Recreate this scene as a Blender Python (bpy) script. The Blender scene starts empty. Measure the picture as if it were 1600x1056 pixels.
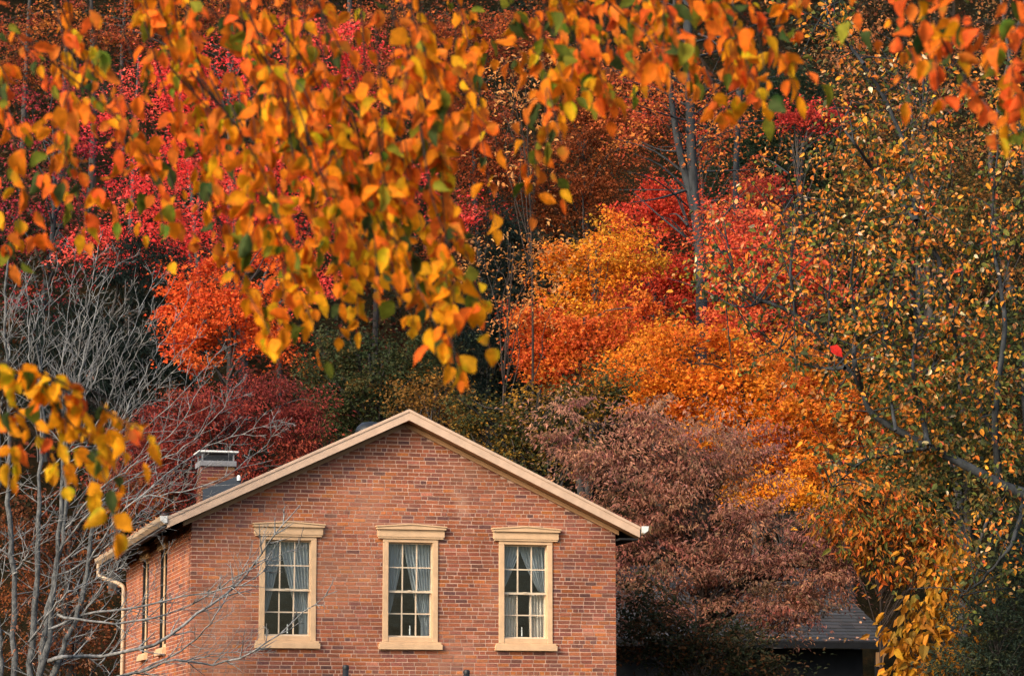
import bpy, math, random
import numpy as np
from mathutils import Vector, Matrix

# ------------------------------------------------------------------ camera, sky, sun, exposure
S = bpy.context.scene
COL = S.collection
F = 4460.0
CAM = np.array([0.0, 0.0, 1.7])
PITCH = math.atan(672 / F)
cd = bpy.data.cameras.new('camera')
cd.sensor_width = 36
cd.lens = 36 * F / 1600
cd.clip_start = 0.5
cd.clip_end = 2000
cd.dof.use_dof = True
cd.dof.focus_distance = 46
cd.dof.aperture_fstop = 8.0
cam = bpy.data.objects.new('camera', cd)
COL.objects.link(cam)
cam.location = CAM
cam.rotation_euler = (math.radians(90) + PITCH, 0, 0)
S.camera = cam

SUN_EL, SUN_AZ = 29, 223          # azimuth clockwise from +Y (north = away from the camera)
w = bpy.data.worlds.new('World')
S.world = w
w.use_nodes = True
wn = w.node_tree
bg = wn.nodes['Background']
sky = wn.nodes.new('ShaderNodeTexSky')
sky.sky_type = 'NISHITA'
sky.sun_disc = False
sky.sun_elevation = math.radians(SUN_EL)
sky.sun_rotation = math.radians(SUN_AZ)
sky.air_density = 1.2
sky.dust_density = 3.0
wn.links.new(sky.outputs[0], bg.inputs[0])
bg.inputs[1].default_value = 0.13

sd = bpy.data.lights.new('sun', 'SUN')
sd.energy = 1.4
sd.angle = math.radians(18)
sd.color = (1.0, 0.90, 0.75)
sun = bpy.data.objects.new('sun', sd)
COL.objects.link(sun)
az, el = math.radians(SUN_AZ), math.radians(SUN_EL)
to_sun = Vector((math.sin(az) * math.cos(el), math.cos(az) * math.cos(el), math.sin(el)))
sun.rotation_euler = to_sun.to_track_quat('Z', 'Y').to_euler()
sun.location = (-20, -20, 40)

S.view_settings.view_transform = 'Standard'
S.view_settings.look = 'None'
S.view_settings.gamma = 1
S.view_settings.use_curve_mapping = False
S.view_settings.exposure = 1.5
S.render.engine = 'CYCLES'
S.cycles.max_bounces = 6
S.cycles.diffuse_bounces = 3
S.cycles.transparent_max_bounces = 12

R = random.Random(7)
N = np.random.default_rng(11)

# ------------------------------------------------------------------ helpers
FW = np.array([0, math.cos(PITCH), math.sin(PITCH)])
UP = np.array([0, -math.sin(PITCH), math.cos(PITCH)])


def at(px, py, Y):
    """world point at depth Y on the sight line through a pixel of the photograph"""
    d = np.array([1.0, 0, 0]) * (px - 800) / F + UP * (528 - py) / F + FW
    return CAM + d * (Y / d[1])


def pix(wp):
    d = np.asarray(wp, float) - CAM
    z = d @ FW
    return 800 + F * d[..., 0] / z, 528 - F * (d @ UP) / z


def tag(o, label=None, cat=None, group=None, kind=None):
    if label: o['label'] = label
    if cat: o['category'] = cat
    if group: o['group'] = group
    if kind: o['kind'] = kind
    return o


def link(o, parent=None):
    COL.objects.link(o)
    if parent is not None:
        o.parent = parent
    return o


def empty(name, loc=(0, 0, 0), rz=0, parent=None):
    o = bpy.data.objects.new(name, None)
    o.location = loc
    o.rotation_euler = (0, 0, rz)
    o.empty_display_size = 0.2
    return link(o, parent)


def obj(name, me, parent=None, loc=(0, 0, 0)):
    o = bpy.data.objects.new(name, me)
    o.location = loc
    return link(o, parent)


def np_mesh(name, V, faces, mat, col=None, smooth=False):
    """faces: list of (n,k) int arrays, k may differ per array"""
    me = bpy.data.meshes.new(name)
    V = np.asarray(V, np.float32)
    me.vertices.add(len(V))
    me.vertices.foreach_set('co', V.ravel())
    faces = [np.asarray(f, np.int32) for f in faces if len(f)]
    loops = np.concatenate([f.ravel() for f in faces])
    tot = np.concatenate([np.full(len(f), f.shape[1], np.int32) for f in faces])
    start = np.concatenate([[0], np.cumsum(tot)[:-1]]).astype(np.int32)
    me.loops.add(len(loops))
    me.loops.foreach_set('vertex_index', loops)
    me.polygons.add(len(tot))
    me.polygons.foreach_set('loop_start', start)
    me.polygons.foreach_set('loop_total', tot)
    me.polygons.foreach_set('use_smooth', np.full(len(tot), smooth))
    if col is not None:
        ca = me.color_attributes.new('Col', 'FLOAT_COLOR', 'POINT')
        c4 = np.ones((len(V), 4), np.float32)
        c4[:, :3] = col
        ca.data.foreach_set('color', c4.ravel())
    me.materials.append(mat)
    me.update(calc_edges=True)
    return me


class MB:
    """collects shapes into one mesh"""
    def __init__(s):
        s.v, s.f, s.c = [], [], []
        s.n = 0

    def add(s, V, Fs, col=(1, 1, 1)):
        V = [tuple(x) for x in V]
        s.v += V
        s.c += [col] * len(V)
        s.f += [tuple(i + s.n for i in f) for f in Fs]
        s.n += len(V)

    def box(s, x0, x1, y0, y1, z0, z1, col=(1, 1, 1), back=True):
        V = [(x0, y0, z0), (x1, y0, z0), (x1, y1, z0), (x0, y1, z0), (x0, y0, z1), (x1, y0, z1), (x1, y1, z1), (x0, y1, z1)]
        Fs = [(0, 1, 5, 4), (1, 2, 6, 5), (3, 0, 4, 7), (4, 5, 6, 7), (3, 2, 1, 0)]
        if back: Fs.append((2, 3, 7, 6))
        s.add(V, Fs, col)

    def prism(s, poly, y0, y1, col=(1, 1, 1)):
        """polygon in x,z extruded along y"""
        n = len(poly)
        V = [(x, y0, z) for x, z in poly] + [(x, y1, z) for x, z in poly]
        Fs = [tuple(range(n)), tuple(range(2 * n - 1, n - 1, -1))]
        Fs += [(i, i + n, (i + 1) % n + n, (i + 1) % n) for i in range(n)]
        s.add(V, Fs, col)

    def sweep(s, prof, p0, p1, a, b, col=(1, 1, 1)):
        """profile (u,v) carried from p0 to p1 with axes a, b"""
        n = len(prof)
        p0, p1, a, b = map(np.array, (p0, p1, a, b))
        V = [p0 + a * u + b * v for u, v in prof] + [p1 + a * u + b * v for u, v in prof]
        Fs = [tuple(range(n)), tuple(range(2 * n - 1, n - 1, -1))]
        Fs += [(i, i + n, (i + 1) % n + n, (i + 1) % n) for i in range(n)]
        s.add(V, Fs, col)

    def lathe(s, prof, cx, cy, n=12, col=(1, 1, 1)):
        V = [(cx + r * math.cos(2 * math.pi * k / n), cy + r * math.sin(2 * math.pi * k / n), z) for r, z in prof for k in range(n)]
        Fs = [(j * n + k, j * n + (k + 1) % n, (j + 1) * n + (k + 1) % n, (j + 1) * n + k) for j in range(len(prof) - 1) for k in range(n)]
        Fs += [tuple(range(n - 1, -1, -1)), tuple((len(prof) - 1) * n + k for k in range(n))]
        s.add(V, Fs, col)

    def build(s, name, mat, parent=None, bevel=0, smooth=False):
        me = bpy.data.meshes.new(name)
        me.from_pydata(s.v, [], s.f)
        ca = me.color_attributes.new('Col', 'FLOAT_COLOR', 'POINT')
        c4 = np.ones((len(s.v), 4), np.float32)
        c4[:, :3] = s.c
        ca.data.foreach_set('color', c4.ravel())
        me.materials.append(mat)
        if smooth:
            me.polygons.foreach_set('use_smooth', np.full(len(me.polygons), True))
        o = obj(name, me, parent)
        if bevel:
            m = o.modifiers.new('edge', 'BEVEL')
            m.width = bevel
            m.segments = 2
            m.limit_method = 'ANGLE'
        return o


class Tubes:
    """tapered tubes along polylines, collected into one mesh"""
    def __init__(s):
        s.v, s.f, s.n = [], [], 0

    def add(s, P, r, k=5):
        P = np.asarray(P, float)
        m = len(P)
        r = np.broadcast_to(np.asarray(r, float), (m,))
        T = np.gradient(P, axis=0)
        T /= np.linalg.norm(T, axis=1)[:, None] + 1e-9
        ref = np.array([0.31, 0.87, 0.38]) if abs(T[0, 2]) > 0.6 else np.array([0.1, 0.2, 0.97])
        A = np.cross(T, ref); A /= np.linalg.norm(A, axis=1)[:, None] + 1e-9
        B = np.cross(T, A)
        an = np.arange(k) * 2 * math.pi / k
        V = P[:, None] + r[:, None, None] * (np.cos(an)[None, :, None] * A[:, None] + np.sin(an)[None, :, None] * B[:, None])
        s.v.append(V.reshape(-1, 3))
        i = np.arange(m - 1)[:, None] * k
        j = np.arange(k)[None]
        j2 = (j + 1) % k
        f = np.stack([i + j, i + j2, i + k + j2, i + k + j], -1).reshape(-1, 4) + s.n
        s.f.append(f)
        s.n += m * k

    def build(s, name, mat, parent=None, off=None):
        V = np.concatenate(s.v)
        if off is not None: V = V - np.asarray(off)
        me = np_mesh(name, V, [np.concatenate(s.f)], mat, smooth=True)
        return obj(name, me, parent)


def spline(pts, n):
    """smooth curve through points (Catmull-Rom)"""
    P = np.asarray(pts, float)
    if len(P) < 3:
        t = np.linspace(0, 1, n)[:, None]
        return P[0] * (1 - t) + P[-1] * t
    Q = np.vstack([2 * P[0] - P[1], P, 2 * P[-1] - P[-2]])
    out = []
    for t in np.linspace(0, len(P) - 1 - 1e-6, n):
        i = int(t); u = t - i
        a, b, c, d = Q[i:i + 4]
        out.append(0.5 * (2 * b + (c - a) * u + (2 * a - 5 * b + 4 * c - d) * u * u + (3 * b - a - 3 * c + d) * u ** 3))
    return np.array(out)


def unit(v):
    return v / (np.linalg.norm(v, axis=-1, keepdims=True) + 1e-9)


# ------------------------------------------------------------------ materials
def mat(name):
    m = bpy.data.materials.new(name)
    m.use_nodes = True
    nt = m.node_tree
    return m, nt, nt.nodes['Principled BSDF'], (lambda t, **k: mk(nt, t, **k))


def mk(nt, t, **k):
    n = nt.nodes.new('ShaderNode' + t)
    for a, b in k.items():
        if a.startswith('i_'):
            key = a[2:]
            n.inputs[int(key) if key.isdigit() else key].default_value = b
        else:
            setattr(n, a, b)
    return n


def mixc(nt, mode, fac, a, b):
    n = nt.nodes.new('ShaderNodeMix')
    n.data_type = 'RGBA'
    n.blend_type = mode
    for i, v in ((0, fac), (6, a), (7, b)):
        if hasattr(v, 'is_linked') or isinstance(v, bpy.types.NodeSocket):
            nt.links.new(v, n.inputs[i])
        else:
            n.inputs[i].default_value = v if i == 0 else (*v, 1)
    return n.outputs[2]


def ramp(nt, src, stops):
    n = nt.nodes.new('ShaderNodeValToRGB')
    while len(n.color_ramp.elements) < len(stops):
        n.color_ramp.elements.new(0.5)
    for e, (p, c) in zip(n.color_ramp.elements, stops):
        e.position = p
        e.color = (*c, 1) if len(c) == 3 else c
    nt.links.new(src, n.inputs[0])
    return n.outputs[0]


def pos_noise(nt, scale, detail=4, rough=0.6, stretch=None):
    g = mk(nt, 'NewGeometry')
    src = g.outputs['Position']
    if stretch:
        mp = mk(nt, 'Mapping')
        mp.inputs['Scale'].default_value = stretch
        nt.links.new(src, mp.inputs[0])
        src = mp.outputs[0]
    n = mk(nt, 'TexNoise')
    n.inputs['Scale'].default_value = scale
    n.inputs['Detail'].default_value = detail
    n.inputs['Roughness'].default_value = rough
    nt.links.new(src, n.inputs['Vector'])
    return n.outputs[0]


def col_times_obj(nt):
    a = mk(nt, 'Attribute', attribute_name='Col')
    o = mk(nt, 'ObjectInfo')
    return mixc(nt, 'MULTIPLY', 1.0, a.outputs[0], o.outputs['Color'])


def bump(nt, b, src, strength, dist=0.01):
    n = mk(nt, 'Bump')
    n.inputs['Strength'].default_value = strength
    n.inputs['Distance'].default_value = dist
    nt.links.new(src, n.inputs['Height'])
    nt.links.new(n.outputs[0], b.inputs['Normal'])


def leaf_material(name, trans=0.35, rough=0.55, spec=0.25):
    m, nt, b, n = mat(name)
    c = col_times_obj(nt)
    v = pos_noise(nt, 60, 2)
    c = mixc(nt, 'MULTIPLY', 1.0, c, ramp(nt, v, [(0.3, (0.75, 0.72, 0.7)), (0.7, (1.12, 1.12, 1.1))]))
    nt.links.new(c, b.inputs['Base Color'])
    b.inputs['Roughness'].default_value = rough
    b.inputs['Specular IOR Level'].default_value = spec
    t = mk(nt, 'BsdfTranslucent')
    nt.links.new(c, t.inputs[0])
    mx = mk(nt, 'MixShader')
    mx.inputs[0].default_value = trans
    nt.links.new(b.outputs[0], mx.inputs[1])
    nt.links.new(t.outputs[0], mx.inputs[2])
    nt.links.new(mx.outputs[0], nt.nodes['Material Output'].inputs[0])
    return m


def bark_material(name, dark, light, scale=14, stretch=(1, 1, 0.35), rough=0.9):
    m, nt, b, n = mat(name)
    v = pos_noise(nt, scale, 5, 0.7, stretch)
    c = ramp(nt, v, [(0.32, dark), (0.66, light)])
    nt.links.new(c, b.inputs['Base Color'])
    b.inputs['Roughness'].default_value = rough
    b.inputs['Specular IOR Level'].default_value = 0.2
    bump(nt, b, v, 0.5, 0.02)
    return m


def paint_material(name, c, rough=0.5, wear=0.12):
    m, nt, b, n = mat(name)
    v = pos_noise(nt, 5, 6, 0.65)
    k = tuple(x * (1 - wear * 2) for x in c)
    cc = ramp(nt, v, [(0.25, k), (0.6, c)])
    nt.links.new(cc, b.inputs['Base Color'])
    b.inputs['Roughness'].default_value = rough
    b.inputs['Specular IOR Level'].default_value = 0.3
    bump(nt, b, pos_noise(nt, 40, 3), 0.08, 0.01)
    return m


M = {}
M['leaf'] = leaf_material('leaf_blades', 0.38, 0.6, 0.12)
M['near_leaf'] = leaf_material('hanging_leaf_blades', 0.5, 0.65, 0.10)
M['bark'] = bark_material('brown_grey_bark', (0.02, 0.018, 0.017), (0.07, 0.062, 0.058))
M['bark_slate'] = bark_material('slate_grey_bark', (0.014, 0.016, 0.018), (0.042, 0.046, 0.05), 10)
M['bark_mid'] = bark_material('lichen_grey_bark', (0.025, 0.028, 0.03), (0.12, 0.12, 0.115), 16, (1, 1, 0.5))
M['bark_grey'] = bark_material('pale_grey_bark', (0.012, 0.015, 0.018), (0.13, 0.13, 0.128), 20, (1, 1, 0.5))
M['twig'] = bark_material('silver_twig_bark', (0.022, 0.024, 0.027), (0.25, 0.245, 0.24), 9, (1, 1, 0.6), 0.7)
M['bark_dark'] = bark_material('dark_twig_bark', (0.018, 0.013, 0.011), (0.05, 0.035, 0.028), 20)
M['trim'] = paint_material('cream_painted_wood', (0.57, 0.365, 0.21))
M['rake'] = paint_material('tan_painted_wood', (0.52, 0.355, 0.25))
M['frieze'] = paint_material('shaded_tan_painted_wood', (0.36, 0.20, 0.10))  # darker copy of the rake paint: eave shade put into the colour
M['sash'] = paint_material('pale_cream_sash_paint', (0.60, 0.47, 0.34))
M['gutter'] = paint_material('tan_painted_metal', (0.42, 0.30, 0.20), 0.5)
M['white'] = paint_material('white_painted_metal', (0.62, 0.62, 0.60), 0.4)
M['black'] = paint_material('black_painted_metal', (0.012, 0.013, 0.015), 0.45)
M['slate'] = paint_material('dark_grey_sheet_metal', (0.035, 0.042, 0.055), 0.45)
M['concrete'] = paint_material('grey_concrete', (0.17, 0.17, 0.185), 0.9, 0.2)
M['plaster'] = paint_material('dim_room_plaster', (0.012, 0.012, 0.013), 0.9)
M['dark_wood'] = paint_material('dark_stained_boards', (0.011, 0.011, 0.012), 0.95, 0.25)
M['tan_wood'] = paint_material('brown_painted_bracket', (0.32, 0.16, 0.06), 0.6)
M['wax'] = paint_material('white_wax', (0.85, 0.85, 0.83), 0.4, 0.02)


def brick_material():
    m, nt, b, n = mat('weathered_red_brick')
    c = col_times_obj(nt)
    fine = pos_noise(nt, 45, 5, 0.7)
    c = mixc(nt, 'MULTIPLY', 1.0, c, ramp(nt, fine, [(0.28, (0.52, 0.52, 0.55)), (0.7, (1.3, 1.24, 1.2))]))
    stain = pos_noise(nt, 0.62, 5, 0.6)
    f = ramp(nt, stain, [(0.52, (0, 0, 0)), (0.74, (0.55, 0.55, 0.55))])
    c = mixc(nt, 'MIX', f, c, (0.46, 0.21, 0.115))
    # a pale bloom of lime between two windows, with its own ragged outline
    g = mk(nt, 'NewGeometry'); vd = mk(nt, 'VectorMath', operation='DISTANCE')
    vd.inputs[1].default_value = (-4.9495 + math.cos(math.radians(14.3)) * 4.3, 44 + math.sin(math.radians(14.3)) * 4.3, 5.75)
    nt.links.new(g.outputs['Position'], vd.inputs[0])
    ad = mk(nt, 'Math', operation='ADD'); nt.links.new(vd.outputs['Value'], ad.inputs[0])
    ml = mk(nt, 'Math', operation='MULTIPLY'); ml.inputs[1].default_value = 1.6
    nt.links.new(pos_noise(nt, 1.7, 6, 0.65), ml.inputs[0]); nt.links.new(ml.outputs[0], ad.inputs[1])
    c = mixc(nt, 'MIX', ramp(nt, ad.outputs[0], [(0.75, (0.5, 0.5, 0.5)), (1.0, (0, 0, 0))]), c, (0.50, 0.27, 0.18))
    d2 = pos_noise(nt, 0.45, 4, 0.6, (1.3, 1.3, 1.9))
    c = mixc(nt, 'MULTIPLY', 1.0, c, ramp(nt, d2, [(0.34, (0.70, 0.66, 0.66)), (0.52, (1.05, 1.05, 1.05))]))
    nt.links.new(c, b.inputs['Base Color'])
    b.inputs['Roughness'].default_value = 0.88
    b.inputs['Specular IOR Level'].default_value = 0.2
    bump(nt, b, fine, 0.5, 0.006)
    return m


def mortar_material():
    m, nt, b, n = mat('lime_mortar')
    v = pos_noise(nt, 12, 5, 0.7)
    d2 = pos_noise(nt, 0.7, 4)
    c = ramp(nt, v, [(0.3, (0.38, 0.225, 0.165)), (0.7, (0.58, 0.385, 0.29))])
    c = mixc(nt, 'MULTIPLY', 1.0, c, ramp(nt, d2, [(0.35, (0.65, 0.62, 0.62)), (0.6, (1, 1, 1))]))
    nt.links.new(c, b.inputs['Base Color'])
    b.inputs['Roughness'].default_value = 0.95
    return m


def shingle_material():
    m, nt, b, n = mat('dark_shingle')
    c = col_times_obj(nt)
    v = pos_noise(nt, 25, 5, 0.7)
    c = mixc(nt, 'MULTIPLY', 1.0, c, ramp(nt, v, [(0.3, (0.6, 0.6, 0.6)), (0.7, (1.3, 1.3, 1.3))]))
    nt.links.new(c, b.inputs['Base Color'])
    b.inputs['Roughness'].default_value = 0.85
    return m


def ground_material():
    m, nt, b, n = mat('leaf_litter_ground')
    v = pos_noise(nt, 1.2, 7, 0.7)
    v2 = pos_noise(nt, 9, 5, 0.75)
    c = ramp(nt, v, [(0.3, (0.006, 0.007, 0.005)), (0.5, (0.012, 0.010, 0.006)), (0.75, (0.03, 0.016, 0.007))])
    c = mixc(nt, 'MULTIPLY', 1.0, c, ramp(nt, v2, [(0.3, (0.5, 0.5, 0.5)), (0.75, (1.5, 1.4, 1.2))]))
    nt.links.new(c, b.inputs['Base Color'])
    b.inputs['Roughness'].default_value = 1.0
    b.inputs['Specular IOR Level'].default_value = 0.0
    bump(nt, b, v2, 0.8, 0.1)
    return m


def glass_material():
    m, nt, b, n = mat('old_window_glass')
    t = mk(nt, 'BsdfTransparent'); t.inputs[0].default_value = (0.92, 0.94, 0.94, 1)
    g = mk(nt, 'BsdfGlossy'); g.inputs['Roughness'].default_value = 0.03
    lw_ = mk(nt, 'LayerWeight'); lw_.inputs[0].default_value = 0.5
    pw = mk(nt, 'Math', operation='POWER'); pw.inputs[1].default_value = 4
    nt.links.new(lw_.outputs['Facing'], pw.inputs[0])
    fr = mk(nt, 'MapRange'); fr.inputs[3].default_value = 0.02; fr.inputs[4].default_value = 0.9
    nt.links.new(pw.outputs[0], fr.inputs[0])
    bp = mk(nt, 'Bump'); bp.inputs['Strength'].default_value = 0.12; bp.inputs['Distance'].default_value = 0.02
    nt.links.new(pos_noise(nt, 5, 2), bp.inputs['Height'])
    nt.links.new(bp.outputs[0], g.inputs['Normal'])
    mx = mk(nt, 'MixShader')
    nt.links.new(fr.outputs[0], mx.inputs[0])
    nt.links.new(t.outputs[0], mx.inputs[1])
    nt.links.new(g.outputs[0], mx.inputs[2])
    nt.links.new(mx.outputs[0], nt.nodes['Material Output'].inputs[0])
    return m


def cloth_material(name, c):
    m, nt, b, n = mat(name)
    v = pos_noise(nt, 30, 4, 0.6, (1, 1, 0.2))
    nt.links.new(ramp(nt, v, [(0.3, tuple(x * .8 for x in c)), (0.7, c)]), b.inputs['Base Color'])
    b.inputs['Roughness'].default_value = 0.9
    t = mk(nt, 'BsdfTranslucent'); t.inputs[0].default_value = (*c, 1)
    mx = mk(nt, 'MixShader'); mx.inputs[0].default_value = 0.2
    nt.links.new(b.outputs[0], mx.inputs[1]); nt.links.new(t.outputs[0], mx.inputs[2])
    nt.links.new(mx.outputs[0], nt.nodes['Material Output'].inputs[0])
    return m


M['brick'] = brick_material()
M['mortar'] = mortar_material()
M['shingle'] = shingle_material()
M['ground'] = ground_material()
M['glass'] = glass_material()
M['cloth'] = cloth_material('grey_blue_curtain_cloth', (0.38, 0.42, 0.455))
M['lace'] = cloth_material('cream_curtain_cloth', (0.70, 0.61, 0.52))


# ------------------------------------------------------------------ ground: flat yard, then a steep wooded hillside
def ground_z(x, y):
    x = np.asarray(x, float); y = np.asarray(y, float)
    t = np.clip(y - 57, 0, None)
    h = 0.56 * t * t / (t + 8)
    bumps = 0.5 * np.sin(x * 0.31 + 1.3) * np.sin(y * 0.23) + 0.3 * np.sin(x * 0.83 + y * 0.5)
    return h + bumps * np.clip(t / 10, 0, 1)


gx = np.concatenate([np.linspace(-600, -70, 14), np.linspace(-66, 66, 90), np.linspace(70, 600, 14)])
gy = np.concatenate([np.linspace(-300, 50, 18), np.linspace(52, 150, 70), np.linspace(155, 420, 20)])
GX, GY = np.meshgrid(gx, gy)
GZ = ground_z(GX, np.minimum(GY, 260))
nx, ny = len(gx), len(gy)
idx = np.arange(nx * ny).reshape(ny, nx)
q = np.stack([idx[:-1, :-1], idx[:-1, 1:], idx[1:, 1:], idx[1:, :-1]], -1).reshape(-1, 4)
tag(obj('ground', np_mesh('ground', np.stack([GX, GY, GZ], -1).reshape(-1, 3), [q], M['ground'], smooth=True)), kind='structure')

# ------------------------------------------------------------------ the brick house
HY = math.radians(14.3)
house = empty('brick_house', (-4.9495, 44.0, 0), HY)
tag(house, 'red brick gabled house with three tall cream-framed windows in its gable front', 'house')
HO = np.array([-4.9495, 44.0, 0]); HU = np.array([math.cos(HY), math.sin(HY), 0]); HD = np.array([-math.sin(HY), math.cos(HY), 0])


def hw(x, y, z):
    return HO + HU * x + HD * y + np.array([0, 0, z])


W, D = 6.826, 8.5
XC = 3.365
SL = 0.4687                        # roof slope
RZ = 7.27                          # rake top at the apex


def roof_top(x):
    return RZ - SL * abs(x - XC)


WIN = [(1.069, 1.962), (3.020, 3.905), (4.892, 5.768)]     # casing outer edges
WZ0, WZ1 = 3.60, 5.262                                      # opening bottom (under the sill nose), top of casing
SIDEW = [(2.80, 3.62), (5.20, 6.02)]

BR_COLS = [((0.317, 0.103, 0.048), 30), ((0.268, 0.088, 0.048), 28), ((0.222, 0.079, 0.053), 19), ((0.174, 0.070, 0.053), 8),
           ((0.135, 0.062, 0.054), 3), ((0.380, 0.122, 0.039), 9), ((0.331, 0.126, 0.078), 6)]
BW = [b for _, b in BR_COLS]


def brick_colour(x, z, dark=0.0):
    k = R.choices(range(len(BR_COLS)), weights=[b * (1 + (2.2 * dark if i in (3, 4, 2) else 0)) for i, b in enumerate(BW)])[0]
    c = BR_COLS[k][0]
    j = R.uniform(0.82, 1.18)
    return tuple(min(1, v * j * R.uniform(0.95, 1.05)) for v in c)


CH = 0.0620        # course height
BH, BLEN, JT = 0.0480, 0.190, 0.0145


def courses(x0, x1, z0, zmax, holes, top_of, hfun=None):
    """yield (x, length, z) of each brick of a wall in running bond with an odd header course"""
    k = int(round(z0 / CH))
    while k * CH < zmax:
        z = k * CH
        spans = [(x0, x1)]
        for (a, b, za, zb) in holes:
            if z + BH > za + 0.01 and z < zb - 0.01:
                spans = [t for s in spans for t in ([(s[0], min(s[1], a)), (max(s[0], b), s[1])] if a < s[1] and b > s[0] else [s]) if t[1] - t[0] > 0.03]
        hd = (k % 8 == 3)
        for (a, b) in spans:
            x = a
            first = True
            while x < b - 0.02:
                ln = (0.095 if hd else BLEN if R.random() > 0.07 else 0.095)
                if first and a == x0 and k % 2 and not hd: ln = 0.095
                if first and a != x0: ln = BLEN * R.uniform(0.3, 1.0)
                first = False
                ln = max(0.04, ln + R.gauss(0, 0.006))
                e = min(x + ln, b)
                if b - e < 0.035: e = b
                if top_of(x) > z + BH * 0.7 and top_of(e) > z + BH * 0.7:
                    yield x, e - x - JT, z + R.uniform(-.0012, .0012), hd
                x = e
        k += 1


def wall_top(x):
    return roof_top(x) - 0.165


# wall cores, in mortar, with the window openings left open
fw = MB()
YM = 0.006
TH = 0.32
xs = [0] + [v for a in WIN for v in a] + [W]
for i in range(0, len(xs), 2):
    fw.box(xs[i] + (0.011 if i == 0 else 0), xs[i + 1] - (0.011 if i == len(xs) - 2 else 0), YM, TH, 0, 5.24)
for a, b in WIN:
    fw.box(a, b, YM, TH, 0, WZ0)
fw.prism([(0.011, 5.24), (W - 0.011, 5.24), (W - 0.011, wall_top(W) - 0.02), (XC, wall_top(XC) - 0.02), (0.011, wall_top(0) - 0.02)], YM, TH)
front = fw.build('front_wall', M['mortar'], house)
lw = MB()
ys = [TH] + [v for a in SIDEW for v in a] + [D]
for i in range(0, len(ys), 2):
    lw.box(0.006, 0.3, ys[i], ys[i + 1], 0, 5.52)
for a, b in SIDEW:
    lw.box(0.006, 0.3, a, b, 0, WZ0)
    lw.box(0.006, 0.3, a, b, WZ1, 5.52)
left = lw.build('side_wall', M['mortar'], house)
rw = MB(); rw.box(W - 0.3, W - 0.011, TH, D, 0, 5.38); rw.build('side_wall', M['mortar'], house)
bwm = MB()
bwm.prism([(0.3, 0), (W - 0.3, 0), (W - 0.3, 5.3), (XC, 6.9), (0.3, 5.3)], D - 0.3, D - 0.01)
bwm.build('rear_wall', M['brick'], house)
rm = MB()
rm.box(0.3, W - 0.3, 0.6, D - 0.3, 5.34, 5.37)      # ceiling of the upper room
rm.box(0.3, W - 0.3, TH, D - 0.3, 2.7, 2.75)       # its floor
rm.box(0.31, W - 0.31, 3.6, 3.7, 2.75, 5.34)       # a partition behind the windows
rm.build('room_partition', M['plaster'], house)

# bricks of the gable front
holes = [(a, b, WZ0 + 0.02, WZ1) for a, b in WIN]
unit_me = MB(); unit_me.box(0, 1, 0, 0.1, 0, BH, back=False)
unit_o = unit_me.build('brick', M['brick']); brick_me = unit_o.data
bpy.data.objects.remove(unit_o)
rest = MB()
single = 0
for x, ln, z, hd in courses(0, W, 0.0, 7.3, holes, wall_top):
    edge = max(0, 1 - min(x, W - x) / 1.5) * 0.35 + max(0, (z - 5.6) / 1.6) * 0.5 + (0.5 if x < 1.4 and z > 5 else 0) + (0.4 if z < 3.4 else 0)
    edge += (0.8 if roof_top(x) - z < 0.55 else 0) + (0.7 if 3.2 < z < 3.55 and any(a - .1 < x < b + .1 for a, b in WIN) else 0)  # eave shade and grime put into brick tone below rakes; stain under sills
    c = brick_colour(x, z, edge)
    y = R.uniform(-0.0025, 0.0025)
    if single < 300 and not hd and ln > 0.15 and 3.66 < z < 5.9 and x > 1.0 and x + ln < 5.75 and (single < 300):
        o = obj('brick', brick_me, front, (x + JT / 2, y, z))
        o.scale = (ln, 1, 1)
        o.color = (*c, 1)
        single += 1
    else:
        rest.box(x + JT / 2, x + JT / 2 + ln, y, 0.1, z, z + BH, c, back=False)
tag(rest.build('brick', M['brick'], front), kind='stuff')

# bricks of the side wall (built in y, turned to face left)
sb = MB()
for y, ln, z, hd in courses(0.105, D, 0.0, 5.5, [(a, b, WZ0 + 0.02, WZ1) for a, b in SIDEW], lambda v: 9):
    c = brick_colour(y, z)
    x = R.uniform(-0.0025, 0.0025)
    y0, y1 = y + JT / 2, y + JT / 2 + ln
    V = [(x, y0, z), (x, y1, z), (x, y1, z + BH), (x, y0, z + BH), (0.1, y0, z), (0.1, y1, z), (0.1, y1, z + BH), (0.1, y0, z + BH)]
    sb.add(V, [(1, 0, 3, 2), (0, 4, 7, 3), (5, 1, 2, 6), (3, 7, 6, 2), (0, 1, 5, 4)], c)
tag(sb.build('brick', M['brick'], left), kind='stuff')

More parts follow.
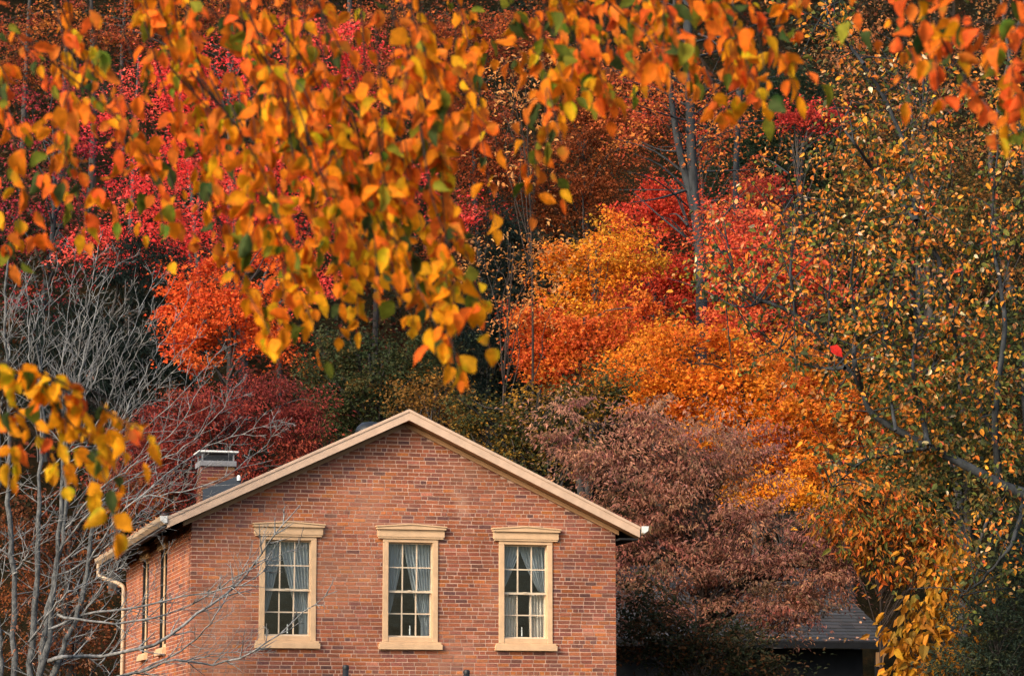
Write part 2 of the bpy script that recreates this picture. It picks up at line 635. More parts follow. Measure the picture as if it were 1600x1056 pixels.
# roof slabs, rakes, friezes, gutters
for s in (-1, 1):
    e = XC + s * 3.80
    pr = [(XC, RZ - 0.035), (e, RZ - 0.035 - SL * 3.80), (e, RZ - 0.13 - SL * 3.80), (XC, RZ - 0.13)]
    m = MB(); m.prism(pr if s > 0 else pr[::-1], -0.27, D + 0.35, (0.045, 0.045, 0.05))
    m.build('roof_slope', M['shingle'], house)
    m = MB()
    e = XC + s * 3.775
    pr = [(XC, RZ), (e, RZ - SL * 3.775), (e, RZ - 0.165 - SL * 3.775), (XC, RZ - 0.165)]
    m.prism(pr if s > 0 else pr[::-1], -0.30, -0.262)
    pr = [(XC, RZ + 0.012), (e, RZ + 0.012 - SL * 3.775), (e, RZ - 0.035 - SL * 3.775), (XC, RZ - 0.035)]
    m.prism(pr if s > 0 else pr[::-1], -0.312, -0.3025)          # crown moulding strip
    m.build('rake_board', M['rake'], house, 0.004)
    m = MB()
    pr = [(XC, RZ - 0.135), (e, RZ - 0.135 - SL * 3.775), (e, RZ - 0.16 - SL * 3.775), (XC, RZ - 0.16)]
    m.prism(pr if s > 0 else pr[::-1], -0.26, -0.042)
    m.build('soffit', M['frieze'], house)
    m = MB()
    e2 = XC + s * 3.50
    pr = [(XC, RZ - 0.165), (e2, RZ - 0.165 - SL * 3.50), (e2, RZ - 0.242 - SL * 3.50), (XC, RZ - 0.242)]
    m.prism(pr if s > 0 else pr[::-1], -0.038, 0.004)
    m.build('frieze_board', M['frieze'], house, 0.003)
    # boxed eave soffit along the side
    m = MB()
    if s > 0:
        m.box(W + 0.002, W + 0.30, -0.25, D + 0.3, 5.30, 5.33)
        m.build('eave_soffit', M['dark_wood'], house)
    m = MB()
    gxo = -0.415 if s < 0 else XC + 3.80
    prof = [(0, 0.0), (0, -0.12), (0.045, -0.125), (0.10, -0.07), (0.115, -0.005), (0.105, 0.0), (0.09, -0.06), (0.045, -0.105), (0.015, -0.10), (0.012, 0.0)]
    m.sweep(prof, (gxo, -0.30, 5.515), (gxo, D + 0.55, 5.515), (s, 0, 0), (0, 0, 1))
    g = m.build('gutter', M['gutter'], house)
    m = MB()
    m.sweep([(0.0, 0.004), (0.0, -0.10), (0.045, -0.11), (0.10, -0.07), (0.115, 0.004)], (gxo, -0.325, 5.515), (gxo, -0.301, 5.515), (s, 0, 0), (0, 0, 1))
    m.build('end_cap', M['white'], g)

# downspout at the far left corner
t = Tubes()
gx0 = -0.47
path = spline([(gx0, D + 0.35, 5.41), (gx0, D + 0.35, 5.28), (gx0 + .03, D + 0.33, 5.18), (-0.2, D + 0.05, 5.07), (-0.07, D - 0.1, 4.98), (-0.055, D - 0.12, 4.85)], 16)
t.add(np.vstack([path, [(-0.055, D - 0.12, 3.0), (-0.055, D - 0.12, 0.1)]]), 0.038, 10)
t.build('downspout', M['gutter'], house)

# chimney with bricks, a grey crown and a white cap on short legs
ch = MB()
cx0, cx1, cy0, cy1 = 0.85, 1.43, 5.0, 5.55
ch.box(cx0 + 0.008, cx1 - 0.008, cy0 + 0.008, cy1 - 0.008, 5.6, 6.86)
chim = ch.build('chimney', M['mortar'], house)
k = 0
bz = 6.06
while bz < 6.84:
    o_ = (k % 2) * 0.1
    for face in range(4):
        a0, a1 = ((cx0, cx1) if face in (0, 2) else (cy0, cy1))
        x = a0 - o_
        while x < a1 - 0.02:
            xa, xb = max(x, a0), min(x + 0.2, a1)
            if xb - xa > 0.04:
                cc = tuple(v * R.uniform(0.30, 0.52) for v in brick_colour(0, 0, 0.6))
                b_ = MB()
                if face == 0: b_.box(xa + .006, xb - .006, cy0 - 0.002, cy0 + 0.06, bz, bz + BH, cc)
                elif face == 2: b_.box(xa + .006, xb - .006, cy1 - 0.06, cy1 + 0.002, bz, bz + BH, cc)
                elif face == 1: b_.box(cx0 - 0.002, cx0 + 0.06, xa + .006, xb - .006, bz, bz + BH, cc)
                else: b_.box(cx1 - 0.06, cx1 + 0.002, xa + .006, xb - .006, bz, bz + BH, cc)
                b_.build('brick', M['brick'], chim)
            x += 0.2
    bz += CH
    k += 1
m = MB(); m.box(cx0 - 0.03, cx1 + 0.03, cy0 - 0.03, cy1 + 0.03, 6.86, 6.955); m.build('chimney_crown', M['concrete'], chim, 0.01)
m = MB()
m.box(cx0 + 0.03, cx1 - 0.03, cy0 + 0.03, cy1 - 0.03, 6.956, 7.04)
m.build('flue_screen', M['black'], chim)
for lx, ly in ((cx0 + 0.01, cy0 + 0.01), (cx1 - 0.03, cy0 + 0.01), (cx0 + 0.01, cy1 - 0.03), (cx1 - 0.03, cy1 - 0.03)):
    m = MB(); m.box(lx - 0.005, lx + 0.02, ly - 0.005, ly + 0.02, 6.957, 7.095); m.build('cap_leg', M['concrete'], chim)
m = MB(); m.box(cx0 - 0.06, cx1 + 0.06, cy0 - 0.06, cy1 + 0.06, 7.096, 7.13); m.build('chimney_cap', M['white'], chim, 0.012)
m = MB()
m.prism([(cx0 + 0.02, 5.95), (cx1 + 0.12, 6.22), (cx1 + 0.06, 6.70), (cx0 + 0.0, 6.43)], cy0 - 0.2, cy0 - 0.17)
m.build('roof_flashing', M['slate'], house)
m = MB(); m.lathe([(0.032, 6.60), (0.032, 6.67), (0.018, 6.69)], cx1 + 0.035, cy0 - 0.24, 10); m.build('vent_pipe', M['white'], house)
m = MB(); m.lathe([(0.22, 6.8), (0.22, 7.17), (0.25, 7.18), (0.25, 7.21), (0.22, 7.28), (0.14, 7.35), (0.03, 7.37)], XC - 0.12, 2.2, 20); m.build('roof_vent', M['black'], house, smooth=True)


# ------------------------------------------------------------------ windows
def face_box(mb, side, a0, a1, d0, d1, z0, z1, col=(1, 1, 1)):
    """a = along the wall, d = depth into the house"""
    if side == 'front': mb.box(a0, a1, d0, d1, z0, z1, col)
    else: mb.box(d0, d1, a0, a1, z0, z1, col)


def head_prism(mb, side, poly, d0, d1):
    if side == 'front': mb.prism(poly, d0, d1)
    else:
        n = len(poly)
        V = [(d0, x, z) for x, z in poly] + [(d1, x, z) for x, z in poly]
        mb.add(V, [tuple(range(n - 1, -1, -1)), tuple(range(n, 2 * n))] + [(i, (i + 1) % n, (i + 1) % n + n, i + n) for i in range(n)])


pane_cache = {}


def window(side, a, b):
    """double-hung window, six panes over six, with crown lintel and sill"""
    f = MB()
    c, fd = (0.088, -0.022) if side == 'front' else (0.075, 0.05)
    z0, z1 = 3.655, 5.262
    f1 = 0.16 if side == 'front' else 0.075
    face_box(f, side, a, a + c, fd, f1, z0, z1 - c * 0.6)
    face_box(f, side, b - c, b, fd, f1, z0, z1 - c * 0.6)
    face_box(f, side, a, b, fd, f1, z1 - c * 0.6, z1)
    face_box(f, side, a + c, b - c, fd + 0.01, f1, z0, z0 + 0.075)
    win = f.build('window', M['trim'], house, 0.006)
    if side == 'side':
        v = MB(); face_box(v, side, b - 0.02, b + 0.002, 0.003, 0.049, z0, z1); v.build('reveal', M['dark_wood'], win)
    s = MB()
    face_box(s, side, a - 0.065, b + 0.065, -0.075, 0.10, 3.535, 3.618)
    face_box(s, side, a - 0.05, b + 0.05, -0.055, 0.10, 3.618, 3.653)
    s.build('sill', M['trim'], win, 0.005)
    h = MB()
    am, e0, e1 = (a + b) / 2, a - 0.115, b + 0.115
    face_box(h, side, e0 + 0.02, e1 - 0.02, -0.055, 0.05, 5.292, 5.405)
    face_box(h, side, e0 + 0.035, e1 - 0.035, -0.045, 0.05, 5.264, 5.292)
    head_prism(h, side, [(e0, 5.406), (e1, 5.406), (e1, 5.438), (am, 5.478), (e0, 5.438)], -0.09, 0.05)
    head_prism(h, side, [(e0 - 0.012, 5.440), (am, 5.480), (e1 + 0.012, 5.440), (e1 + 0.012, 5.462), (am, 5.502), (e0 - 0.012, 5.462)][::1], -0.105, 0.05)
    h.build('lintel', M['trim'], win, 0.004)
    # sashes
    ga, gb = a + c, b - c
    zt, zm, zb = z1 - c * 0.6, 4.445, z0 + 0.075
    for up, (s0, s1, dd) in enumerate(((zb, zm + 0.02, 0.105 if side == 'front' else 0.115), (zm - 0.02, zt, 0.06 if side == 'front' else 0.078))):
        m = MB()
        st = 0.012 if up else 0.018
        rl = 0.022
        face_box(m, side, ga, ga + st, dd, dd + 0.035, s0, s1)
        face_box(m, side, gb - st, gb, dd, dd + 0.035, s0, s1)
        face_box(m, side, ga + st, gb - st, dd, dd + 0.035, s0, s0 + rl + 0.006)
        face_box(m, side, ga + st, gb - st, dd, dd + 0.035, s1 - rl, s1)
        ia, ib, iz0, iz1 = ga + st, gb - st, s0 + rl + 0.006, s1 - rl
        mw = 0.019
        for k in (1, 2):
            x = ia + (ib - ia) * k / 3
            face_box(m, side, x - mw / 2, x + mw / 2, dd + 0.004, dd + 0.031, iz0, iz1)
        zc = (iz0 + iz1) / 2
        for k in range(3):
            xa = ia + (ib - ia) * k / 3 + (mw / 2 if k else 0)
            xb = ia + (ib - ia) * (k + 1) / 3 - (mw / 2 if k < 2 else 0)
            face_box(m, side, xa, xb, dd + 0.004, dd + 0.031, zc - mw / 2, zc + mw / 2)
            if side == 'front':
                for za, zz in ((iz0, zc - mw / 2), (zc + mw / 2, iz1)):
                    key = (round(xb - xa, 3), round(zz - za, 3))
                    if key not in pane_cache:
                        pm = MB(); pm.box(0, xb - xa, 0, 0.004, 0, zz - za)
                        po = pm.build('pane', M['glass']); pane_cache[key] = po.data
                        bpy.data.objects.remove(po)
                    obj('pane', pane_cache[key], win, (xa, dd + 0.015, za))
            else:
                for za, zz in ((iz0, zc - mw / 2), (zc + mw / 2, iz1)):
                    pm = MB(); face_box(pm, side, xa, xb, dd + 0.015, dd + 0.019, za, zz); pm.build('pane', M['glass'], win)
        if up:
            face_box(m, side, (ga + gb) / 2 - 0.03, (ga + gb) / 2 + 0.03, dd - 0.012, dd, s0 + rl - 0.004, s0 + rl + 0.018)
        m.build('sash', M['sash'] if side == 'front' else M['dark_wood'], win)
    return ga, gb, zb, zt


def curtain(name, label, a_top, a_bot, z0, z1, matl, tie=None, group=None, depth=0.19, folds=9):
    """hanging cloth; a_top and a_bot give (left, right) edges at the top and the bottom, tie = (height, left, right) gathers it"""
    nz, nxx = 26, folds * 8
    V = np.zeros((nz, nxx, 3))
    ph = R.uniform(0, 6)
    for i in range(nz):
        z = z1 + (z0 - z1) * i / (nz - 1)
        u = i / (nz - 1)
        if tie:
            zt_, tl, tr = tie
            if z > zt_:
                q_ = ((z1 - z) / (z1 - zt_)) ** 1.25
                l = a_top[0] + (tl - a_top[0]) * q_; r = a_top[1] + (tr - a_top[1]) * q_
            else:
                q_ = ((zt_ - z) / (zt_ - z0)) ** 0.6
                l = tl + (a_bot[0] - tl) * q_; r = tr + (a_bot[1] - tr) * q_
        else:
            l = a_top[0] + (a_bot[0] - a_top[0]) * u; r = a_top[1] + (a_bot[1] - a_top[1]) * u
        s = np.linspace(0, 1, nxx)
        V[i, :, 0] = l + (r - l) * s
        V[i, :, 1] = depth + 0.022 * np.sin(s * folds * 6.283 + ph + 0.5 * math.sin(3 * u + ph)) + 0.008 * np.sin(s * folds * 2.3 * 6.283 + 4 * u)
        V[i, :, 2] = z + 0.004 * np.sin(s * 30)
    P = V.reshape(-1, 3)
    P = HO + HU * P[:, :1] + HD * P[:, 1:2] + np.array([0, 0, 1]) * P[:, 2:3]
    o_ = P.mean(0); 
    id_ = np.arange(nz * nxx).reshape(nz, nxx)
    q_ = np.stack([id_[:-1, :-1], id_[:-1, 1:], id_[1:, 1:], id_[1:, :-1]], -1).reshape(-1, 4)
    o = obj(name, np_mesh(name, P - o_, [q_], matl, smooth=True), None, o_)
    return tag(o, label, 'curtain', 'curtains in the front windows')


def candle(x, label, h=0.13):
    p = hw(x, 0.165, 3.745)
    e = empty('candle_lamp', p, HY)
    tag(e, label, 'candle', 'candles standing on the window sills')
    m = MB(); m.lathe([(0.045, 0), (0.045, 0.012), (0.015, 0.02), (0.012, 0.035)], 0, 0, 14); m.build('base', M['concrete'], e, smooth=True)
    m = MB(); m.lathe([(0.011, 0.036), (0.010, h), (0.004, h + 0.006)], 0, 0, 10); m.build('candle_stick', M['wax'], e)
    m = MB(); m.lathe([(0.003, h + 0.007), (0.009, h + 0.02), (0.007, h + 0.035), (0.001, h + 0.05)], 0, 0, 8); m.build('bulb', M['wax'], e)


for i, (a, b) in enumerate(WIN):
    ga, gb, zb, zt = window('front', a, b)
    mid = (ga + gb) / 2
    gw = gb - ga
    nm = ('window partly behind bare twigs', 'middle window', 'right-hand window')[i]
    lo_, hi_ = zb - 0.02, zt + 0.03
    if i < 2:
        curtain('curtain', f'grey-blue curtain tied back at the left of the {nm}', (ga - 0.02, ga + gw * (0.44 if i == 0 else 0.43)), (ga - 0.03, ga + gw * 0.03), lo_ + 0.35, hi_, M['cloth'], (zb + 0.38, ga - 0.03, ga + gw * 0.10), folds=6)
        curtain('curtain', f'grey-blue curtain sweeping to the right side of the {nm}', (ga + gw * (0.36 if i == 0 else 0.40), gb + 0.02), (ga + gw * 0.80, gb + 0.02), lo_, hi_, M['cloth'], (zb + 0.22, ga + gw * 0.80, gb + 0.02), folds=8)
    else:
        curtain('curtain', f'pale curtain parted to the left in the upper sash of the right-hand window', (ga - 0.02, ga + gw * 0.47), (ga - 0.03, ga + gw * 0.02), 4.47, hi_, M['cloth'], (4.50, ga - 0.03, ga + gw * 0.04), folds=6)
        curtain('curtain', f'pale curtain parted to the right in the upper sash of the right-hand window', (ga + gw * 0.40, gb + 0.02), (ga + gw * 0.94, gb + 0.03), 4.47, hi_, M['cloth'], (4.50, ga + gw * 0.86, gb + 0.03), folds=7, depth=0.22)
        curtain('curtain', f'short cream cafe curtain at the lower left of the right-hand window', (ga - 0.02, ga + gw * 0.33), (ga - 0.02, ga + gw * 0.33), lo_, 4.43, M['lace'], folds=5)
        curtain('curtain', f'short cream cafe curtain at the lower right of the right-hand window', (ga + gw * 0.66, gb + 0.02), (ga + gw * 0.66, gb + 0.02), lo_, 4.43, M['lace'], folds=5)
    candle(mid + (0.03 if i != 2 else -0.02), f'white candle lamp standing in the {nm}')
for a, b in SIDEW:
    window('side', a, b)

# fallen leaves lying in the left gutter
LT = np.array([(0, 0, 0), (0.3, 0.42, .05), (1, 0, -.1), (0.3, -0.42, .05)])


# ------------------------------------------------------------------ foliage
DIAMOND = (np.array([(0, 0, 0), (0.42, 0.5, .10), (1, 0, -.10), (0.42, -0.5, .10)]), [(0, 2, 1), (0, 3, 2)])
MAPLE = (np.array([(0, 0, 0), (0.25, 0.62, .08), (0.52, 0.22, .03), (1, 0, -.14), (0.52, -0.22, .03), (0.25, -0.62, .08)]), [(0, 2, 1), (0, 3, 2), (0, 4, 3), (0, 5, 4)])
OVAL = (np.array([(0, 0, 0), (0.25, 0.40, .10), (0.65, 0.36, .08), (1, 0, -.12), (0.65, -0.36, .08), (0.25, -0.40, .10), (0.5, 0, -.02)]),
        [(0, 6, 1), (1, 6, 2), (2, 6, 3), (3, 6, 4), (4, 6, 5), (5, 6, 0)])


def leaf_cloud(pos, axis, nrm, length, width, col, shape):
    T, Fs = shape
    T = np.asarray(T); Fs = np.asarray(Fs)
    a = unit(axis)
    b = unit(np.cross(nrm, a))
    n = np.cross(a, b)
    L = length[:, None, None]; Wd = width[:, None, None]
    V = pos[:, None] + a[:, None] * (T[None, :, :1] * L) + b[:, None] * (T[None, :, 1:2] * Wd) + n[:, None] * (T[None, :, 2:3] * L)
    k = len(T)
    f = (np.arange(len(pos)) * k)[:, None, None] + Fs[None]
    c = np.repeat(col, k, axis=0)
    return V.reshape(-1, 3), f.reshape(-1, Fs.shape[1]), c


def rnd_dir(n):
    return unit(N.normal(size=(n, 3)))


def shade(pal, n, jit=0.16):
    cols = np.array([p[0] for p in pal]); wts = np.array([p[1] for p in pal], float)
    k = N.choice(len(pal), n, p=wts / wts.sum())
    return np.clip(cols[k] * np.exp(N.normal(0, jit, (n, 1))) * np.exp(N.normal(0, jit * 0.35, (n, 3))), 0, 0.95)


def lobes_world(lobes, Y):
    out = []
    for lb in lobes:
        px, py, rx, ry = lb[:4]
        y = Y + (lb[4] if len(lb) > 4 else 0)
        c = at(px, py, y)
        s = y / F
        out.append((c, np.array([rx * s, (rx + ry) * 0.5 * s * 0.8, ry * s])))
    return out


def crown_points(lobes, Y, clump, per, n_clump, flat=0.45, shell=0.35):
    """clump centres through the crown's volume, then leaves round each"""
    LW = lobes_world(lobes, Y)
    area = np.array([r[0] * r[2] for c, r in LW])
    cs = []
    for (c, r), a in zip(LW, area / area.sum()):
        k = max(3, int(round(n_clump * a)))
        d = rnd_dir(k) * (N.uniform(shell ** 3, 1, (k, 1)) ** (1 / 3))
        cs.append(c + d * r)
    cs = np.concatenate(cs)
    return cs


def foliage(cs, pal, clump, per, leaf, asp, shape, flat=0.45, up=0.8, droop=0.0, jit=0.16, mixp=0.55, axis_bias=None, zone=None):
    """leaves in flattened sprays round clump centres; each clump leans to one tone of the palette"""
    pos, col, axs, nrm = [], [], [], []
    ctone = shade(pal, len(cs), 0.10)
    if zone is not None:
        ctone = zone(cs, ctone)
    tot = 0
    k = np.maximum(3, N.poisson(per, len(cs)))
    n = k.sum()
    ci = np.repeat(np.arange(len(cs)), k)
    size = clump * np.exp(N.normal(0, 0.38, len(cs)))
    d = rnd_dir(n) * (N.uniform(0, 1, (n, 1)) ** 0.45)
    tilt = N.normal(0, 0.42, (len(cs), 2))
    off = d * size[ci][:, None]
    off[:, 2] *= flat
    off[:, 2] += off[:, 0] * tilt[ci, 0] + off[:, 1] * tilt[ci, 1] - 0.35 * (d[:, 0] ** 2 + d[:, 1] ** 2) * size[ci] * flat
    P = cs[ci] + off
    nr = unit(np.stack([N.normal(0, 0.6, n), N.normal(-0.25, 0.6, n), np.full(n, up)], -1) + 0.5 * d)
    ax = unit(np.stack([off[:, 0], off[:, 1], np.zeros(n)], -1) / (clump + 1e-6) + N.normal(0, 0.45, (n, 3)) + np.array([0, 0, -droop]))
    if axis_bias is not None:
        ax = unit(ax + np.array(axis_bias))
    c = shade(pal, n, jit)
    if zone is not None: c = c * 0 + ctone[ci] * np.exp(N.normal(0, jit, (n, 1))) * np.exp(N.normal(0, jit * .3, (n, 3)))
    c = np.clip(c * (1 - mixp) + ctone[ci] * np.exp(N.normal(0, jit, (n, 1))) * mixp, 0, 0.95)
    L = leaf * np.exp(N.normal(0, 0.22, n))
    return P, ax, nr, L, L * asp, c


def base_for(lobes, Y):
    LW = lobes_world(lobes, Y)
    wts = np.array([r[0] * r[2] for _, r in LW])
    c = (np.array([c for c, _ in LW]) * wts[:, None]).sum(0) / wts.sum()
    return np.array([c[0], c[1] + 0.3, float(ground_z(c[0], c[1]))]), c


def limbs(tb, base, centre, cs, r0, n, rng, lean=0.0, sides=5):
    """trunk from the base up into the crown, limbs from it to some clumps"""
    top = centre + np.array([0, 0, max(0.5, (cs[:, 2].max() - centre[2]) * 0.6)])
    H = top[2] - base[2]
    tr = spline([base - np.array([0, 0, 0.3]), base + (top - base) * 0.35 + np.array([rng.gauss(0, .02) * H, rng.gauss(0, .02) * H, 0]), base + (top - base) * 0.7 + np.array([rng.gauss(0, .025) * H, 0, 0]), top], 14)
    tb.add(tr, np.linspace(r0, r0 * 0.22, 14), 8)
    pick = rng.sample(range(len(cs)), min(n, len(cs)))
    for i in pick:
        e = cs[i]
        t_ = min(0.95, max(0.25, (e[2] - base[2]) / H - rng.uniform(0.08, 0.3)))
        k_ = t_ * 13
        p0 = tr[int(k_)] + (tr[min(13, int(k_) + 1)] - tr[int(k_)]) * (k_ - int(k_))
        d = e - p0
        m1 = p0 + d * 0.4 + np.array([0, 0, 0.12 * np.linalg.norm(d)]) + np.array([rng.gauss(0, .06), rng.gauss(0, .06), rng.gauss(0, .06)]) * np.linalg.norm(d)
        m2 = p0 + d * 0.75 + np.array([rng.gauss(0, .05), rng.gauss(0, .05), rng.gauss(0, .04) + 0.06]) * np.linalg.norm(d)
        rr = r0 * (1 - 0.7 * t_) * 0.45
        tb.add(spline([p0, m1, m2, e], 8), np.linspace(rr, max(0.006, rr * 0.15), 8), sides)


def tree(name, label, cat, Y, lobes, pal, leaf=0.085, asp=0.8, shape=MAPLE, clump=0.55, per=60, n_clump=120, flat=0.45, up=0.8,
         droop=0.0, jit=0.16, mixp=0.55, trunk_r=0.16, n_limb=40, bark='bark', shell=0.35, group=None, zone=None, parts=0, base=None, part_shape=OVAL, axis_bias=None):
    bpt, cen = base_for(lobes, Y)
    if base is not None:
        bx, by = base
        bpt = np.array([bx, by, float(ground_z(bx, by))])
    root = empty(name, bpt)
    tag(root, label, cat, group)
    cs = crown_points(lobes, Y, clump, per, n_clump, flat, shell)
    tb = Tubes()
    limbs(tb, bpt, cen, cs, trunk_r, n_limb, R)
    tb.build('trunk', M[bark], root, bpt)
    P, ax, nr, L, Wd, c = foliage(cs, pal, clump, per, leaf, asp, shape, flat, up, droop, jit, mixp, axis_bias, zone)
    keep = np.ones(len(P), bool)
    if parts:
        x, y = pix(P)
        inside = (x > 5) & (x < 1595) & (y > 5) & (y < 1050)
        score = np.where(inside, L / P[:, 1] * np.abs(np.einsum('ij,j->i', nr, np.array([0, -1.0, 0]))) * (0.6 + 0.4 * N.random(len(P))) - (P[:, 1] - cen[1]) * 2e-4, -1)
        top = np.argsort(-score)[:parts]
        keep[top] = False
        leaf_parts(root, bpt, P[top], ax[top], nr[top], L[top], Wd[top], c[top], part_shape, M['leaf'])
    V, f, cc = leaf_cloud(P[keep] - bpt, ax[keep], nr[keep], L[keep], Wd[keep], c[keep], shape)
    cr = obj('crown', np_mesh('crown', V, [f], M['leaf'], cc), root)
    if parts: cr['kind'] = 'stuff'
    return root


part_meshes = {}


def leaf_parts(root, origin, P, ax, nr, L, Wd, c, shape, material):
    key = (id(shape), material.name)
    if key not in part_meshes:
        T, Fs = shape
        part_meshes[key] = np_mesh('leaf', T, [np.asarray(Fs)], material, np.ones((len(T), 3)), smooth=False)
    me = part_meshes[key]
    a = unit(ax); b = unit(np.cross(nr, a)); n = np.cross(a, b)
    for i in range(len(P)):
        o = bpy.data.objects.new('leaf', me)
        COL.objects.link(o)
        o.parent = root
        m = Matrix(((*(a[i] * L[i])[:1], (b[i] * Wd[i])[0], (n[i] * L[i])[0], (P[i] - origin)[0]),
                    ((a[i] * L[i])[1], (b[i] * Wd[i])[1], (n[i] * L[i])[1], (P[i] - origin)[1]),
                    ((a[i] * L[i])[2], (b[i] * Wd[i])[2], (n[i] * L[i])[2], (P[i] - origin)[2]),
                    (0, 0, 0, 1)))
        o.matrix_basis = m
        o.color = (*c[i], 1)


# tones
CRIM = [((0.80, 0.050, 0.050), 4), ((0.85, 0.090, 0.075), 3.5), ((0.62, 0.03, 0.035), 1.5), ((0.86, 0.16, 0.10), 2.2)]
ORED = [((0.68, 0.100, 0.020), 4), ((0.74, 0.170, 0.035), 3), ((0.55, 0.060, 0.020), 2)]
BURG = [((0.20, 0.030, 0.026), 4), ((0.30, 0.045, 0.030), 3), ((0.12, 0.025, 0.022), 2), ((0.36, 0.08, 0.04), 1)]
RUST = [((0.17, 0.045, 0.018), 3), ((0.28, 0.085, 0.022), 2), ((0.09, 0.035, 0.016), 3)]
GREEN = [((0.030, 0.046, 0.018), 4), ((0.045, 0.055, 0.020), 3), ((0.09, 0.07, 0.02), 1), ((0.25, 0.10, 0.02), 0.4)]
OLIVE = [((0.07, 0.07, 0.018), 4), ((0.27, 0.13, 0.02), 2), ((0.48, 0.22, 0.02), 1.4), ((0.035, 0.04, 0.018), 5)]
RED = [((0.56, 0.050, 0.028), 4), ((0.64, 0.100, 0.035), 3), ((0.42, 0.035, 0.022), 3)]
GOLD = [((0.74, 0.235, 0.018), 4), ((0.74, 0.30, 0.022), 3), ((0.40, 0.25, 0.025), 1.6), ((0.68, 0.15, 0.02), 1.5)]
ORNG = [((0.74, 0.21, 0.018), 4), ((0.76, 0.29, 0.022), 4), ((0.62, 0.13, 0.018), 3)]
DRED = [((0.22, 0.055, 0.018), 3), ((0.32, 0.075, 0.024), 3), ((0.12, 0.045, 0.016), 2), ((0.45, 0.13, 0.03), .8)]
PALE = [((0.62, 0.30, 0.11), 3), ((0.58, 0.22, 0.05), 3), ((0.40, 0.14, 0.04), 2)]
CONI = [((0.010, 0.019, 0.017), 4), ((0.016, 0.026, 0.020), 3)]
THIN = [((0.42, 0.13, 0.045), 3), ((0.30, 0.12, 0.05), 3), ((0.52, 0.20, 0.06), 2), ((0.16, 0.12, 0.04), 2)]
DOGW = [((0.44, 0.21, 0.145), 2.5), ((0.34, 0.145, 0.095), 4), ((0.27, 0.105, 0.095), 3), ((0.40, 0.20, 0.11), 2.5), ((0.15, 0.11, 0.06), 2.5), ((0.34, 0.09, 0.07), 1)]
VIBU = [((0.62, 0.17, 0.020), 3), ((0.50, 0.10, 0.02), 3), ((0.13, 0.13, 0.025), 4), ((0.055, 0.065, 0.022), 2.5), ((0.60, 0.26, 0.03), 1.5)]
AMBR = [((0.46, 0.19, 0.014), 4), ((0.32, 0.12, 0.014), 3), ((0.52, 0.26, 0.02), 1.5), ((0.18, 0.11, 0.018), 2)]
BIRC = [((0.70, 0.21, 0.03), 5.5), ((0.70, 0.32, 0.12), 2), ((0.70, 0.28, 0.03), 3), ((0.15, 0.155, 0.030), 6), ((0.05, 0.065, 0.026), 7), ((0.74, 0.56, 0.34), 0.5), ((0.6, 0.10, 0.04), 0.6)]
EVER = [((0.025, 0.040, 0.028), 4), ((0.040, 0.055, 0.035), 3), ((0.10, 0.10, 0.035), 0.7)]

# ---- hillside trees, far to near
tree('maple_tree', 'bright crimson maple glowing on the hillside behind the hanging leaves', 'tree', 74,
     [(320, 310, 165, 110), (450, 330, 110, 110), (225, 170, 120, 70), (350, 120, 130, 60), (565, 210, 45, 75), (160, 390, 60, 45), (470, 440, 45, 32), (500, 80, 100, 60), (250, 380, 90, 55), (620, 300, 50, 50), (720, 330, 40, 40)],
     CRIM, leaf=0.085, n_clump=230, per=125, clump=0.66, flat=0.45, up=1.0, n_limb=24, trunk_r=0.2)
tree('maple_tree', 'sparse dark red maple with grey twigs showing, uphill of the bare tree', 'tree', 82,
     [(90, 190, 110, 90), (60, 320, 90, 80), (40, 440, 80, 60), (150, 260, 60, 60)], [((0.40, 0.028, 0.05), 3), ((0.30, 0.03, 0.04), 3), ((0.5, 0.08, 0.03), 1)], n_clump=120, per=38, clump=0.6, trunk_r=0.16, n_limb=22, bark='bark_slate')
tree('maple_tree', 'flame orange-red maple above the burgundy shrub tree left of the gable', 'tree', 67,
     [(350, 500, 85, 55), (425, 530, 45, 32), (300, 540, 35, 50), (320, 440, 60, 35), (440, 400, 50, 40), (270, 470, 30, 30), (400, 470, 60, 40)], ORED, leaf=0.082, n_clump=85, per=130, clump=0.54, flat=0.45, n_limb=16)
tree('maple_tree', 'fine-leaved burgundy maple rising behind the chimney', 'tree', 60,
     [(380, 640, 125, 55), (290, 690, 100, 70), (455, 680, 65, 55), (340, 760, 90, 50), (220, 740, 70, 60)], BURG, leaf=0.075, asp=0.45, shape=DIAMOND, n_clump=230, per=110, clump=0.5, flat=0.3, droop=0.4)
tree('maple_tree', 'rust brown shaded tree beyond the trunks of the bare tree', 'tree', 58,
     [(120, 900, 90, 100), (180, 800, 70, 70), (60, 960, 80, 80), (150, 1020, 70, 50), (30, 820, 60, 60)], RUST, leaf=0.08, asp=0.6, shape=DIAMOND, n_clump=120, per=70, clump=0.5)
tree('broadleaf_tree', 'dark green tree just uphill of the roof ridge, specked with orange', 'tree', 64,
     [(590, 600, 95, 60), (540, 640, 75, 60), (650, 570, 60, 50), (520, 560, 50, 50)], GREEN, leaf=0.08, asp=0.6, shape=DIAMOND, n_clump=170, per=85, clump=0.45)
tree('broadleaf_tree', 'small golden-brown tree touching the dark green tree above the ridge', 'tree', 62,
     [(680, 620, 45, 45), (700, 670, 50, 40), (650, 640, 40, 30)], [((0.30, 0.13, 0.02), 3), ((0.20, 0.09, 0.02), 3), ((0.09, 0.06, 0.02), 3)], leaf=0.075, shape=DIAMOND, asp=.6, n_clump=70, per=60, clump=0.42)
tree('broadleaf_tree', 'low olive and yellow tree beside the right slope of the house roof', 'tree', 57,
     [(770, 680, 65, 45), (860, 650, 85, 55), (820, 720, 60, 35), (930, 610, 55, 50), (880, 700, 60, 40), (740, 640, 40, 35)], OLIVE, leaf=0.075, asp=0.7, shape=DIAMOND, n_clump=170, per=60, clump=0.42, n_limb=70)
